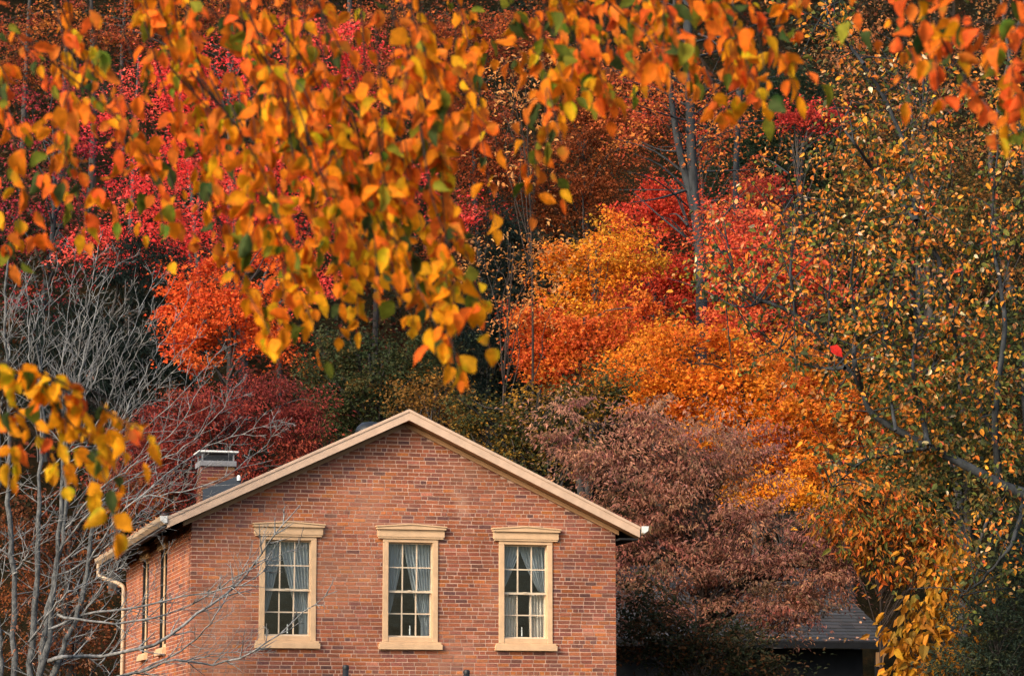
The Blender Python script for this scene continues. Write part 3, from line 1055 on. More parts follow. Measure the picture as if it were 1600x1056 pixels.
tree('maple_tree', 'tall red maple below the slate-grey trunk', 'tree', 73,
     [(1030, 370, 85, 85), (1050, 320, 55, 40), (1090, 450, 90, 55), (1120, 420, 60, 40), (890, 520, 70, 50), (1130, 510, 70, 50), (1000, 470, 60, 50), (850, 540, 40, 40)], RED, leaf=0.085, n_clump=190, per=110, clump=0.58, flat=0.42, n_limb=24, trunk_r=0.16)
tree('maple_tree', 'golden orange maple with a green underside, left of the tall red maple', 'tree', 69,
     [(930, 420, 75, 45), (965, 370, 45, 35), (880, 450, 50, 30), (930, 480, 50, 30), (1000, 400, 40, 35), (935, 570, 55, 25), (880, 410, 40, 35), (900, 500, 50, 35), (985, 520, 40, 30)], GOLD, leaf=0.082, n_clump=95, per=115, clump=0.5, flat=0.45, n_limb=12, trunk_r=0.1)
tree('maple_tree', 'large vivid orange maple spreading above the pink-brown tree', 'tree', 63,
     [(1080, 560, 110, 50), (1200, 620, 125, 75), (1000, 590, 65, 50), (1255, 690, 90, 70), (1140, 660, 90, 50), (1210, 745, 70, 40), (1060, 620, 80, 40)], ORNG, leaf=0.085, n_clump=190, per=120, clump=0.54, flat=0.45, n_limb=22, trunk_r=0.16)
tree('shrub', 'glowing yellow-orange shrub between the pink-brown tree and the large orange maple', 'shrub', 59,
     [(1215, 770, 55, 22), (1180, 765, 30, 18), (1260, 785, 35, 18)], [((0.78, 0.33, 0.02), 3), ((0.76, 0.24, 0.02), 2)], leaf=0.075, n_clump=50, per=70, clump=0.35, trunk_r=0.05)
tree('maple_tree', 'dim reddish-brown maple in the shade uphill, left of the slate-grey trunk', 'tree', 80,
     [(890, 270, 90, 65), (960, 210, 80, 60), (850, 330, 60, 40), (930, 310, 60, 40), (920, 150, 70, 60)], DRED, leaf=0.085, asp=.6, n_clump=190, per=120, clump=0.68, flat=0.25, n_limb=14)
tree('understory_tree', 'thin tree of pale peach leaves on dark shade above the golden maple', 'tree', 59,
     [(810, 175, 60, 70), (830, 250, 55, 50), (850, 100, 60, 50), (790, 110, 50, 50)], PALE, leaf=0.10, asp=0.6, shape=OVAL, n_clump=70, per=9, clump=0.45, trunk_r=0.05, n_limb=12, up=1.1, bark='bark_dark')
tree('understory_tree', 'thin tree of pale peach leaves reaching across the dark conifer', 'tree', 58,
     [(800, 410, 70, 60), (860, 400, 60, 60), (780, 480, 60, 50), (840, 480, 60, 40), (720, 410, 50, 50)], PALE, leaf=0.09, asp=0.5, shape=OVAL, n_clump=90, per=9, clump=0.42, trunk_r=0.05, n_limb=14, up=1.4, bark='bark_dark')
tree('conifer_tree', 'black-green conifer filling the dark gap right of the lowest hanging leaves', 'tree', 71,
     [(790, 380, 40, 70), (785, 480, 65, 90), (780, 580, 85, 90), (770, 660, 90, 60)], CONI, leaf=0.16, asp=0.14, shape=DIAMOND, n_clump=200, per=110, clump=0.55, flat=0.35, droop=0.5)
tree('conifer_tree', 'black-green conifer behind the silver twigs of the bare tree', 'tree', 72,
     [(220, 420, 70, 60), (220, 520, 100, 80), (200, 620, 120, 90), (110, 560, 90, 100)], CONI, leaf=0.16, asp=0.14, shape=DIAMOND, n_clump=240, per=110, clump=0.6, flat=0.35, droop=0.5)
tree('conifer_tree', 'dark green conifer high on the hill near the bare grey boughs', 'tree', 88,
     [(1235, 160, 70, 60), (1170, 260, 70, 70), (1260, 240, 60, 60)], [((0.02, 0.04, 0.024), 3), ((0.03, 0.045, 0.02), 2)], leaf=0.18, asp=0.16, shape=DIAMOND, n_clump=160, per=110, clump=0.75, droop=0.4)
tree('maple_tree', 'small deep red maple glimpsed under the tips of the hanging leaves', 'tree', 79,
     [(1285, 180, 45, 26), (1240, 190, 40, 24), (1200, 300, 40, 30)], [((0.42, 0.03, 0.03), 3), ((0.5, 0.06, 0.03), 2)], leaf=0.085, n_clump=45, per=60, clump=0.5, trunk_r=0.08)
tree('maple_tree', 'coral red maple seen through the mottled orange and green tree', 'tree', 66,
     [(1190, 420, 85, 65), (1150, 360, 60, 50), (1255, 450, 70, 55), (1180, 500, 80, 45)], [((0.66, 0.10, 0.05), 3), ((0.70, 0.17, 0.05), 2), ((0.55, 0.05, 0.03), 2)], leaf=0.085, n_clump=150, per=75, clump=0.52)
tree('broadleaf_tree', 'thin dull orange tree with bare grey boughs at the top of the hill', 'tree', 84,
     [(1400, 60, 130, 80), (1320, 100, 90, 70), (1500, 170, 110, 90), (1560, 60, 90, 80), (1400, 220, 90, 70)], THIN, leaf=0.10, n_clump=170, per=24, clump=0.75, n_limb=24, bark='bark_slate', trunk_r=0.14)

tree('maple_tree', 'deep rust-red maple filling the slope behind the thin peach-leaved tree', 'tree', 79,
     [(740, 330, 60, 70), (720, 200, 80, 80), (790, 260, 60, 50), (700, 90, 90, 70), (800, 60, 80, 60), (690, 430, 50, 50)], [((0.40, 0.07, 0.025), 3), ((0.26, 0.06, 0.022), 3), ((0.52, 0.13, 0.03), 1.5), ((0.12, 0.05, 0.02), 2)], leaf=0.085, n_clump=170, per=110, clump=0.7, flat=0.28, n_limb=14)
tree('maple_tree', 'orange-red maple tucked under the golden orange maple', 'tree', 66,
     [(890, 520, 70, 40), (960, 540, 70, 40), (850, 560, 50, 35), (1000, 500, 50, 40), (830, 500, 40, 30), (900, 590, 60, 30)], [((0.62, 0.12, 0.022), 3), ((0.50, 0.075, 0.02), 3), ((0.70, 0.22, 0.025), 2)], leaf=0.085, n_clump=95, per=110, clump=0.5, flat=0.42, n_limb=10)
tree('maple_tree', 'scarlet maple with thin open crown on both sides of the slate-grey trunk', 'tree', 75,
     [(1030, 210, 90, 60), (1130, 280, 70, 60), (1180, 330, 70, 50), (1000, 130, 90, 60), (1120, 180, 70, 60)], [((0.46, 0.06, 0.03), 3), ((0.56, 0.14, 0.035), 2), ((0.30, 0.06, 0.025), 2)], leaf=0.085, n_clump=90, per=50, clump=0.6, flat=0.3, n_limb=30, trunk_r=0.07)
tree('maple_tree', 'broad orange maple beside the dark cabin, behind the orange and green shrub', 'tree', 61,
     [(1300, 620, 80, 60), (1320, 720, 80, 50), (1260, 560, 70, 40), (1380, 640, 60, 50)], [((0.62, 0.17, 0.02), 3), ((0.50, 0.10, 0.02), 2), ((0.70, 0.27, 0.02), 1.5), ((0.16, 0.09, 0.02), 1)], leaf=0.085, n_clump=110, per=100, clump=0.6, flat=0.3, n_limb=12)
tree('broadleaf_tree', 'dark olive tree filling the shade behind the leaning grey limb', 'tree', 55,
     [(1450, 640, 90, 90), (1530, 740, 90, 80), (1430, 760, 60, 50), (1560, 560, 70, 90)], [((0.035, 0.045, 0.018), 4), ((0.07, 0.07, 0.02), 3), ((0.22, 0.10, 0.02), 1)], leaf=0.09, asp=.6, shape=DIAMOND, n_clump=170, per=75, clump=0.55, n_limb=12)
tree('broadleaf_tree', 'dull orange tree behind the upper branches of the leaning tree', 'tree', 68,
     [(1420, 330, 140, 90), (1540, 380, 90, 110), (1330, 260, 90, 70), (1500, 230, 110, 70)], [((0.30, 0.11, 0.03), 3), ((0.10, 0.085, 0.025), 4), ((0.42, 0.15, 0.03), 1.5), ((0.05, 0.055, 0.02), 3)], leaf=0.09, asp=.6, n_clump=190, per=60, clump=0.6, n_limb=14)

tree('maple_tree', 'russet maple at the very top of the slope, above the crimson maple', 'tree', 92,
     [(200, 40, 110, 60), (420, 40, 110, 60), (60, 70, 90, 70), (600, 50, 100, 70), (320, -10, 120, 50), (560, 160, 80, 60)], [((0.44, 0.09, 0.03), 3), ((0.56, 0.18, 0.03), 2), ((0.30, 0.05, 0.03), 3), ((0.08, 0.05, 0.02), 2)], leaf=0.10, n_clump=190, per=100, clump=0.85, flat=0.3, n_limb=14)
# tall slate-grey trunk with a thin high crown
rt = empty('tall_tree', at(1097, 640, 71)); gz = float(ground_z(rt.location.x, 71)); rt.location.z = gz
tag(rt, 'tall slate-grey trunk with a few orange leaves, rising above the red maple', 'tree')
b0 = np.array(rt.location)
tb = Tubes()
tk = spline([b0 - np.array([0, 0, .3]), at(1097, 560, 71), at(1094, 400, 71), at(1083, 290, 71), at(1078, 160, 71), at(1072, -40, 71), at(1068, -200, 71)], 24)
tb.add(tk, np.linspace(0.16, 0.10, 24) * N.uniform(.93, 1.07, 24), 10)
tb.add(spline([at(1085, 330, 71), at(1055, 200, 71), at(1040, 60, 70.8)], 8), np.linspace(0.12, 0.05, 8), 7)
tb.add(spline([at(1152, 420, 73), at(1150, 260, 73), at(1160, 100, 73)], 8), np.linspace(0.10, 0.06, 8), 7)
for _ in range(60):
    y0 = R.uniform(-50, 400)
    p0 = at(1085 + R.uniform(-12, 8), y0, 71)
    e = at(1085 + R.choice((-1, 1)) * R.uniform(30, 150), y0 - R.uniform(-30, 90), 71 + R.uniform(-2, 2))
    tb.add(spline([p0, p0 * .5 + e * .5 + np.array([0, 0, R.uniform(-.2, .3)]), e], 7), np.linspace(R.uniform(.02, .045), 0.006, 7), 4)
tb.build('trunk', M['bark_slate'], rt, b0)
cs = crown_points([(1050, 190, 130, 70), (1170, 220, 80, 60), (1010, 110, 90, 60), (1150, 330, 60, 60)], 70.5, .6, 12, 110)
P, ax, nr, L, Wd, c = foliage(cs, [((0.56, 0.17, 0.03), 3), ((0.62, 0.24, 0.05), 2), ((0.42, 0.07, 0.03), 2)], 0.6, 14, 0.095, 0.7, MAPLE)
V, f, cc = leaf_cloud(P - b0, ax, nr, L, Wd, c, MAPLE)
obj('crown', np_mesh('crown', V, [f], M['leaf'], cc), rt)

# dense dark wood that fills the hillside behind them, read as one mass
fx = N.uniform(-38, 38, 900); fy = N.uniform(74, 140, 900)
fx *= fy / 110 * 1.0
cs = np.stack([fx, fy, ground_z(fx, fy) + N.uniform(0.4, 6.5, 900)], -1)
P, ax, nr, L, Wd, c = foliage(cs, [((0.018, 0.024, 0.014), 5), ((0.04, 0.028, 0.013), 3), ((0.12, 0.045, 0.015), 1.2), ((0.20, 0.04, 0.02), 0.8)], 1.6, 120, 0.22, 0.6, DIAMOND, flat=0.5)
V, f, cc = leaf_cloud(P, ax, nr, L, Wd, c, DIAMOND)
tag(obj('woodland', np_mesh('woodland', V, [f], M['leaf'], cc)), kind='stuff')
tb = Tubes()
for _ in range(22):
    x = R.uniform(-24, 24); y = R.uniform(76, 120); x *= y / 100
    z = float(ground_z(x, y))
    tb.add(spline([(x, y, z - .3), (x + R.gauss(0, .3), y, z + 5), (x + R.gauss(0, .7), y, z + 12)], 7), np.linspace(R.uniform(.1, .22), .04, 7), 6)
tag(tb.build('woodland_trunks', M['bark']), kind='stuff')

# ------------------------------------------------------------------ dark shingled cabin at the right
CY = math.radians(14.3)
cabo = at(1395, 1003, 57)
cab = empty('dark_cabin', (cabo[0], cabo[1], 0), CY)
tag(cab, 'low dark cabin with a shingled roof half hidden by the pink-brown tree', 'cabin')
EZ = cabo[2]
CW, CDP, CS = 6.0, 4.2, 0.42
m = MB(); m.box(-CW + 0.3, -0.45, 0.5, CDP + 3.4, 0, EZ - 0.12); m.build('cabin_wall', M['dark_wood'], cab)
m = MB(); m.box(-CW - 0.1, 0.02, -0.03, 0.0, EZ - 0.13, EZ - 0.01); m.build('fascia', M['dark_wood'], cab)
m = MB()
V = [(-CW, 0, EZ - 0.02), (0, 0, EZ - 0.02), (0, CDP, EZ - 0.02 + CS * CDP), (-CW, CDP, EZ - 0.02 + CS * CDP), (-CW, 0, EZ - 0.12), (0, 0, EZ - 0.12), (0, CDP, EZ - .12 + CS * CDP), (-CW, CDP, EZ - .12 + CS * CDP),
     (0, 2 * CDP, EZ - 0.02), (-CW, 2 * CDP, EZ - 0.02), (0, 2 * CDP, EZ - 0.12), (-CW, 2 * CDP, EZ - 0.12)]
m.add(V, [(0, 1, 2, 3), (7, 6, 5, 4), (4, 5, 1, 0), (5, 6, 2, 1), (7, 4, 0, 3), (3, 2, 8, 9), (6, 7, 11, 10), (2, 6, 10, 8), (7, 3, 9, 11), (9, 8, 10, 11)], (0.05, 0.05, 0.06))
croof = m.build('cabin_roof', M['shingle'], cab)
sm = MB()
th = 0.012
sl = math.atan(CS); cl, sn = math.cos(sl), math.sin(sl)
sm.add([(0, 0, 0), (1, 0, 0), (1, 0.24 * cl, 0.24 * sn), (0, 0.24 * cl, 0.24 * sn), (0, -th * sn, th * cl + .014), (1, -th * sn, th * cl + .014), (1, 0.24 * cl, 0.24 * sn + .006), (0, 0.24 * cl, 0.24 * sn + .006)],
       [(0, 1, 5, 4), (4, 5, 6, 7), (1, 2, 6, 5), (3, 0, 4, 7)])
so = sm.build('shingle', M['shingle']); sh_me = so.data; bpy.data.objects.remove(so)
rest = MB(); cnt = 0
row = 0
while row * 0.19 * cl < CDP - 0.2:
    x = -CW - (0.15 if row % 2 else 0)
    y = row * 0.19 * cl - 0.02; z = EZ - 0.008 + row * 0.19 * sn
    while x < 0.0:
        wd_ = R.uniform(0.24, 0.36)
        xa, xb = max(x, -CW), min(x + wd_, 0.02)
        if xb - xa > 0.04:
            g = R.uniform(0.013, 0.034); tint = R.choice(((1, 1, 1.12), (1.1, 0.95, 0.95), (1, 1, 1.05)))
            c = tuple(g * t_ for t_ in tint)
            if cnt < 300 and xa > -3.4 and row < 17:
                o = obj('shingle', sh_me, croof, (xa + .005, y + R.uniform(-.008, .008), z)); o.scale = (xb - xa - 0.01, 1, 1); o.color = (*c, 1); cnt += 1
            else:
                v0 = [(xa + .005 + vx * (xb - xa - .01), y + vy, z + vz) for vx, vy, vz in [tuple(v.co) for v in sh_me.vertices]]
                rest.add(v0, [(0, 1, 5, 4), (4, 5, 6, 7), (1, 2, 6, 5), (3, 0, 4, 7)], c)
        x += wd_
    row += 1
tag(rest.build('shingle', M['shingle'], croof), kind='stuff')
m = MB(); m.box(-0.34, -0.22, 0.02, 0.14, 0, EZ - 0.18); m.build('porch_post', M['dark_wood'], cab)
m = MB(); m.prism([(-0.36, EZ - .20), (-0.12, EZ - .20), (-0.20, EZ - .30), (-0.22, EZ - .48), (-0.36, EZ - .48)], -0.01, 0.018); m.build('bracket', M['tan_wood'], cab)

# two dark posts whose tops stand in front of the wall
for px, zt, lab in ((540, 3.20, 'taller black post below the left-hand side of the middle window'), (729, 3.13, 'shorter black post to the right, in front of the brick wall')):
    p = at(px, 1056, 42.0)
    e = empty('black_post', (p[0], 42.0, 0)); tag(e, lab, 'post', 'black posts in front of the house')
    m = MB(); m.lathe([(0.075, 0), (0.075, 0.06), (0.052, 0.10)], 0, 0, 12); m.build('base', M['black'], e)
    m = MB(); m.lathe([(0.045, 0.08), (0.045, zt - 0.05)], 0, 0, 12); m.build('shaft', M['black'], e, smooth=True)
    m = MB(); m.lathe([(0.05, zt - 0.06), (0.05, zt - 0.03), (0.042, zt - 0.01), (0.02, zt)], 0, 0, 12); m.build('cap', M['black'], e)

# ------------------------------------------------------------------ trees and shrubs right of the house
tree('broadleaf_tree', 'pink-brown tree with fine drooping leaves standing against the right house corner', 'tree', 51,
     [(1010, 720, 110, 60), (1100, 680, 130, 50), (930, 700, 60, 40), (1130, 740, 85, 45), (1080, 790, 140, 65), (1200, 840, 120, 70), (1040, 880, 110, 55), (1130, 900, 120, 55), (1250, 890, 90, 60), (1000, 790, 70, 60), (1220, 945, 80, 35), (1100, 960, 80, 30), (1290, 850, 60, 50), (1180, 960, 90, 30), (890, 690, 40, 30), (1010, 960, 50, 40), (1270, 915, 45, 35), (1310, 890, 35, 28), (880, 640, 40, 25), (1000, 650, 60, 30), (980, 880, 40, 60), (925, 760, 45, 35), (990, 840, 40, 40)],
     DOGW, leaf=0.082, asp=0.36, shape=DIAMOND, clump=0.50, per=125, n_clump=330, flat=0.2, droop=0.55, up=0.8, trunk_r=0.13, n_limb=90, bark='bark_dark', jit=0.2)
tree('shrub', 'dark rust and green undergrowth tree below the pink-brown tree', 'shrub', 49.2,
     [(1040, 1000, 90, 50), (1130, 1020, 90, 45), (1000, 950, 45, 50), (1200, 1055, 70, 30)], [((0.022, 0.030, 0.014), 4), ((0.05, 0.045, 0.02), 3), ((0.16, 0.055, 0.02), 1.5)], leaf=0.08, asp=0.5, shape=DIAMOND, clump=0.4, per=60, n_clump=130, trunk_r=0.06)
tree('shrub', 'tall shrub with orange and green leaves at the end of the cabin roof', 'shrub', 50,
     [(1345, 775, 65, 35), (1310, 800, 50, 40), (1400, 800, 50, 50), (1340, 840, 50, 40), (1400, 870, 50, 40), (1465, 880, 50, 40), (1440, 830, 50, 40)], VIBU, leaf=0.13, asp=0.42, shape=OVAL, clump=0.36, per=24, n_clump=120, droop=0.8, mixp=0.35, trunk_r=0.04, bark='bark_dark', n_limb=60, parts=100)
tree('shrub', 'shrub with large amber yellow leaves below the orange and green shrub', 'shrub', 45,
     [(1460, 1010, 75, 55), (1505, 885, 55, 35), (1460, 950, 45, 30), (1445, 1045, 45, 25), (1540, 900, 40, 30)], AMBR, leaf=0.19, asp=0.55, shape=OVAL, clump=0.40, per=10, n_clump=78, mixp=0.2, droop=0.9, up=0.3, trunk_r=0.035, bark='bark_dark', n_limb=40, parts=160)
tree('shrub', 'dark blue-green evergreen shrub beside the amber-leaved shrub', 'shrub', 44,
     [(1560, 980, 70, 80), (1590, 880, 50, 70), (1510, 1040, 50, 40)], EVER, leaf=0.07, asp=0.4, shape=DIAMOND, clump=0.32, per=60, n_clump=150, trunk_r=0.05)

# ------------------------------------------------------------------ mottled tree with grey leaning limbs (right)
mb_ = np.array([at(1760, 1000, 42)[0], 42.0, 0.0])
mot = empty('leaning_tree', mb_)
tag(mot, 'leaning grey-limbed tree mottled with small orange, cream and green leaves', 'tree')
tb = Tubes()
YL = 42.0


def limb(pts, r0, r1, k=7, n=22, y=YL):
    P = spline([at(px, py, y + (dy[0] if dy else 0)) for px, py, *dy in pts], n)
    P = P + N.normal(0, 0.008, P.shape)
    tb.add(P, np.linspace(r0, r1, n), k)
    return P


tips = []
main = spline([mb_ - np.array([0, 0, .2]), mb_ + np.array([-0.2, 0, 3.0]), at(1640, 810, YL), at(1560, 755, YL), at(1452, 698, YL), at(1367, 650, YL), at(1346, 609, YL), at(1319, 568, YL), at(1244, 493, YL), at(1176, 462, YL), at(1145, 415, YL), at(1130, 340, YL)], 50)
tb.add(main, np.interp(np.linspace(0, 1, 50), [0, .5, .75, 1], [0.12, 0.038, 0.030, 0.008]), 9)
L_ = [main[20:]]
for pts, r0, r1 in (
    ([(1346, 609), (1334, 560), (1338, 520), (1330, 440), (1340, 350)], .05, .012),
    ([(1320, 575), (1280, 575), (1240, 560), (1190, 520)], .035, .008),
    ([(1452, 698), (1438, 640), (1426, 578), (1432, 500), (1425, 400), (1440, 300)], .045, .01),
    ([(1431, 600), (1455, 575), (1470, 545), (1500, 470), (1510, 380)], .03, .008),
    ([(1431, 345), (1395, 300), (1363, 262), (1335, 225), (1319, 198), (1330, 160)], .04, .01),
    ([(1350, 102), (1325, 70), (1299, 41), (1290, 0)], .03, .01),
    ([(1431, 345), (1470, 420), (1500, 560), (1560, 700)], .035, .045),
    ([(1350, 102), (1385, 160), (1420, 250), (1431, 345)], .025, .04),
    ([(1560, 755), (1555, 640), (1570, 500), (1550, 360), (1560, 220)], .06, .012),
    ([(1600, 780), (1580, 850), (1540, 900), (1500, 930)], .04, .01),
    ([(1244, 493), (1235, 420), (1245, 340), (1230, 260)], .03, .008),
    ([(1452, 698), (1400, 710), (1350, 720), (1300, 760)], .03, .008),
    ([(1400, 672), (1390, 600), (1380, 500), (1400, 420)], .03, .008),
    ([(1300, 550), (1295, 480), (1300, 400), (1280, 330)], .025, .007),
    ([(1200, 470), (1160, 480), (1120, 470)], .015, .006),
    ([(1620, 800), (1600, 600), (1620, 400), (1600, 250)], .06, .012),
):
    L_.append(limb([(*p, R.uniform(-.6, .6)) for p in pts], r0, r1, 6))
# twigs off the limbs
tw = []
for P in L_:
    for _ in range(int(len(P) * 0.9)):
        i = R.randrange(2, len(P))
        d = unit(np.array([R.gauss(-.1, 1), R.gauss(0, .7), R.gauss(0.35, .7)]))
        ln = R.uniform(0.4, 1.1)
        e = P[i] + d * ln
        pts = spline([P[i], P[i] + d * ln * .5 + np.array([0, 0, R.uniform(-.05, .1)]), e], 6)
        tb.add(pts, np.linspace(0.012, 0.004, 6), 4)
        tw.append(pts)
tb.build('trunk', M['bark_slate'], mot, mb_)
cs = []
for pts in tw: cs.append(pts[2:])
cs = np.concatenate(cs)
zone_l = [(1390, 420, 190, 130), (1500, 300, 150, 130), (1320, 330, 90, 70), (1540, 520, 110, 130), (1420, 560, 110, 70), (1240, 420, 60, 60), (1490, 700, 140, 80), (1560, 830, 90, 70), (1450, 780, 90, 50), (1350, 240, 90, 60), (1560, 150, 90, 90), (1430, 130, 110, 60), (1480, 720, 110, 50), (1400, 660, 70, 50), (1530, 600, 80, 80)]
cs = np.concatenate([cs, crown_points(zone_l, YL + 0.3, .4, 10, 560, shell=0.2)])
cx_, cy_ = pix(cs)
cs = cs[N.random(len(cs)) < np.where(cx_ < 1280, 0.5, np.where(cx_ < 1360, 0.68, 0.82))]
P, ax, nr, L, Wd, c = foliage(cs, BIRC, 0.25, 11, 0.082, 0.66, OVAL, flat=0.8, up=0.25, droop=0.5, jit=0.2, mixp=0.0)
px_, py_ = pix(P)
# greener towards the bottom of the crown, more orange higher up, as in life on this tree
g = np.clip((py_ - 420) / 450, 0, 1)[:, None] * (N.random((len(P), 1)) < 0.55)
c = c * (1 - g) + np.array([0.075, 0.085, 0.028]) * np.exp(N.normal(0, .3, (len(P), 1))) * g
inside = (px_ > 1130) & (px_ < 1595) & (py_ > 5) & (py_ < 1050)
score = np.where(inside, c.sum(1) * 0.4 + N.random(len(P)) - (P[:, 1] - YL) * 0.6, -9)
top = np.argsort(-score)[:299]
keep = np.ones(len(P), bool); keep[top] = False
leaf_parts(mot, mb_, P[top], ax[top], nr[top], L[top] * 1.1, Wd[top] * 1.1, c[top], OVAL, M['leaf'])
leaf_parts(mot, mb_, at(1297, 541, 41.2)[None], np.array([[0.5, 0, -.4]]), np.array([[.2, -1, .3]]), np.array([0.24]), np.array([0.20]), np.array([[0.62, 0.03, 0.02]]), OVAL, M['leaf'])
V, f, cc = leaf_cloud(P[keep] - mb_, ax[keep], nr[keep], L[keep], Wd[keep], c[keep], OVAL)
tag(obj('crown', np_mesh('crown', V, [f], M['leaf'], cc), mot), kind='stuff')

# ------------------------------------------------------------------ bare tree (left)
bb = np.array([at(60, 1056, 41.5)[0], 41.5, 0.0])


def twigs(tb, p, d, ln, r, lev, up=0.18, spread=0.55, side=1):
    """one twig with its side twigs"""
    n = max(4, int(ln / 0.13))
    P = [p]
    dd = unit(d)
    st = ln / n
    for i in range(n):
        dd = unit(dd + N.normal(0, 0.09, 3) + np.array([0, 0, up * st]))
        P.append(P[-1] + dd * st)
    P = np.array(P)
    tb.add(P, np.linspace(r, max(0.0021, r * 0.3), n + 1), 5 if r > 0.02 else 4)
    if lev <= 0: return
    s = R.choice((-1, 1))
    i = 1 + (n > 6)
    while i < n:
        if R.random() < 0.75:
            t_ = P[i + 1] - P[i] if i < n else dd
            side_v = unit(np.cross(unit(t_), np.array([0.15, 1, 0.1]))) * s
            dv = unit(unit(t_) + side_v * spread * R.uniform(0.6, 1.3) + np.array([0, R.gauss(0, .4), 0.1]))
            twigs(tb, P[i], dv, ln * R.uniform(0.28, 0.55) * (1 - 0.4 * i / n), max(0.0030, r * 0.55 * (1 - 0.5 * i / n)), lev - 1, up, spread)
            s = -s
        i += R.choice((1, 1, 2))


def bare_tree(name, label, base, Y, stems, fans, group=None):
    root = empty(name, base)
    tag(root, label, 'tree', group)
    tk = Tubes(); tg = Tubes()
    for pts, r0, r1 in stems:
        P = spline([at(px, py, Y + (d[0] if d else 0)) for px, py, *d in pts], 26)
        P += N.normal(0, 0.016, P.shape)
        if pts[0][1] >= 1040:      # reaches the ground
            g = P[0] * 0.25 + base * 0.75; g[2] = -0.1
            P = np.vstack([spline([g, (g + P[0]) / 2 + np.array([0.03, 0, 0]), P[0]], 5)[:-1], P])
        tk.add(P, np.linspace(r0, r1, len(P)) * N.uniform(0.84, 1.14, len(P)) * 0.76, 8)
        for _ in range(16):
            i = R.randrange(4, len(P) - 2)
            sx = R.choice((-1, 1, 1))
            twigs(tg, P[i], np.array([sx * R.uniform(.4, 1), R.gauss(0, .4), R.uniform(.2, 1)]), R.uniform(.4, 1.1), R.uniform(.006, .012), 2)
    for pts, r0, ln, lev, cnt in fans:
        P = spline([at(px, py, Y + (d[0] if d else 0)) for px, py, *d in pts], 24)
        P += N.normal(0, 0.012, P.shape)
        r0 *= 0.85
        tg.add(P, np.linspace(r0, max(.003, r0 * 0.22), 24), 6)
        s = 1
        for q_ in range(cnt):
            i = 4 + int(19 * (q_ + R.random()) / cnt)
            i = min(22, i)
            t_ = unit(P[i + 1] - P[i])
            sv = unit(np.cross(t_, np.array([0.1, 1, 0]))) * s
            s = -s
            twigs(tg, P[i], unit(t_ + sv * R.uniform(.35, .9) + np.array([0, R.gauss(0, .35), 0.12])), ln * R.uniform(.5, 1.1) * (1.05 - i / 36), r0 * 0.42, lev)
    tk.build('trunk', M['bark_grey'], root, base)
    tg.build('branches', M['twig'], root, base)
    return root


stems = [
    ([(24, 1056), (20, 900), (14, 760), (15, 640), (8, 500), (14, 390)], .07, .02),
    ([(47, 1056), (55, 960), (60, 860), (64, 740), (66, 640), (58, 540)], .075, .022),
    ([(64, 1056), (80, 960), (91, 860), (98, 740), (100, 640), (110, 560)], .08, .02),
    ([(60, 1056), (75, 950), (100, 820), (107, 700), (122, 620), (140, 520)], .065, .02),
    ([(82, 1056), (110, 985), (135, 900), (146, 800), (152, 730), (180, 640)], .07, .02),
    ([(5, 1056), (-10, 900), (-5, 760), (2, 620)], .06, .02),
]
fans = []
# fine fan of rising shoots
for x0, y0, x1, y1 in ((60, 720, 40, 420), (64, 700, 90, 400), (98, 720, 120, 380), (100, 700, 150, 400), (107, 690, 170, 410), (107, 700, 190, 390), (120, 660, 215, 430), (150, 720, 250, 415),
                       (152, 730, 275, 430), (140, 690, 240, 480), (160, 710, 300, 460), (165, 700, 315, 520), (150, 740, 290, 560), (20, 640, 20, 430), (14, 560, 45, 430), (58, 600, 70, 460), (90, 640, 130, 470), (125, 640, 200, 470), (110, 620, 160, 360), (0, 700, -10, 480)):
    mx, my = x0 * .55 + x1 * .45 + R.uniform(-12, 2), y0 * .5 + y1 * .5 + R.uniform(-5, 10)
    fans.append(([(x0, y0, R.uniform(-.4, .4)), (mx, my, R.uniform(-.6, .6)), (x1, y1, R.uniform(-.9, .9))], .015, 0.9, 2, 11))
# arching branches to the right above the eave
for pts in ([(91, 860), (150, 790), (230, 730), (300, 690), (345, 640), (370, 600)], [(135, 880), (190, 800), (250, 750), (320, 700), (400, 670), (440, 655)], [(98, 830), (160, 760), (220, 720), (290, 650), (330, 560)],
            [(146, 820), (200, 780), (270, 770), (350, 745), (420, 690), (450, 650)], [(64, 740), (120, 700), (200, 690), (280, 620), (350, 540)], [(111, 870), (180, 830), (250, 800), (330, 720)], [(91, 900), (160, 860), (200, 820), (250, 770), (300, 730)]):
    fans.append(([(x, y, 0 if i_ == 0 else R.uniform(-.5, .5)) for i_, (x, y) in enumerate(pts)], .017, 0.95, 2, 16))
# low branches that cross in front of the house
for pts, r in (([(78, 1034), (96, 1026), (150, 1024), (233, 1010), (300, 966), (350, 930), (400, 880), (430, 830), (470, 790)], .040), ([(88, 1085), (150, 1064), (215, 1050), (270, 1030), (337, 1038), (404, 1013), (470, 960), (525, 920)], .030),
               ([(77, 983), (135, 960), (209, 949), (303, 929), (380, 910), (430, 880)], .026), ([(90, 962), (130, 968), (190, 972), (240, 965), (303, 942), (370, 900), (430, 870), (480, 850)], .024),
               ([(200, 1056), (290, 1010), (330, 970), (360, 920), (385, 880), (420, 830)], .018), ([(47, 1000), (100, 930), (150, 905), (200, 880)], .02), ([(110, 985), (170, 900), (190, 850)], .018),
               ([(20, 900), (40, 870), (60, 830), (90, 800)], .018), ([(280, 1033), (350, 1020), (410, 1016)], .014), ([(150, 1040), (190, 1000), (230, 930), (260, 850)], .014)):
    fans.append(([(x, y, 0 if i_ == 0 else R.uniform(-.7, .1)) for i_, (x, y) in enumerate(pts)], r, 0.75, 2, 17))
bt = bare_tree('bare_tree', 'leafless silver-grey tree of many stems at the left end of the house', bb, 41.5, stems, fans)
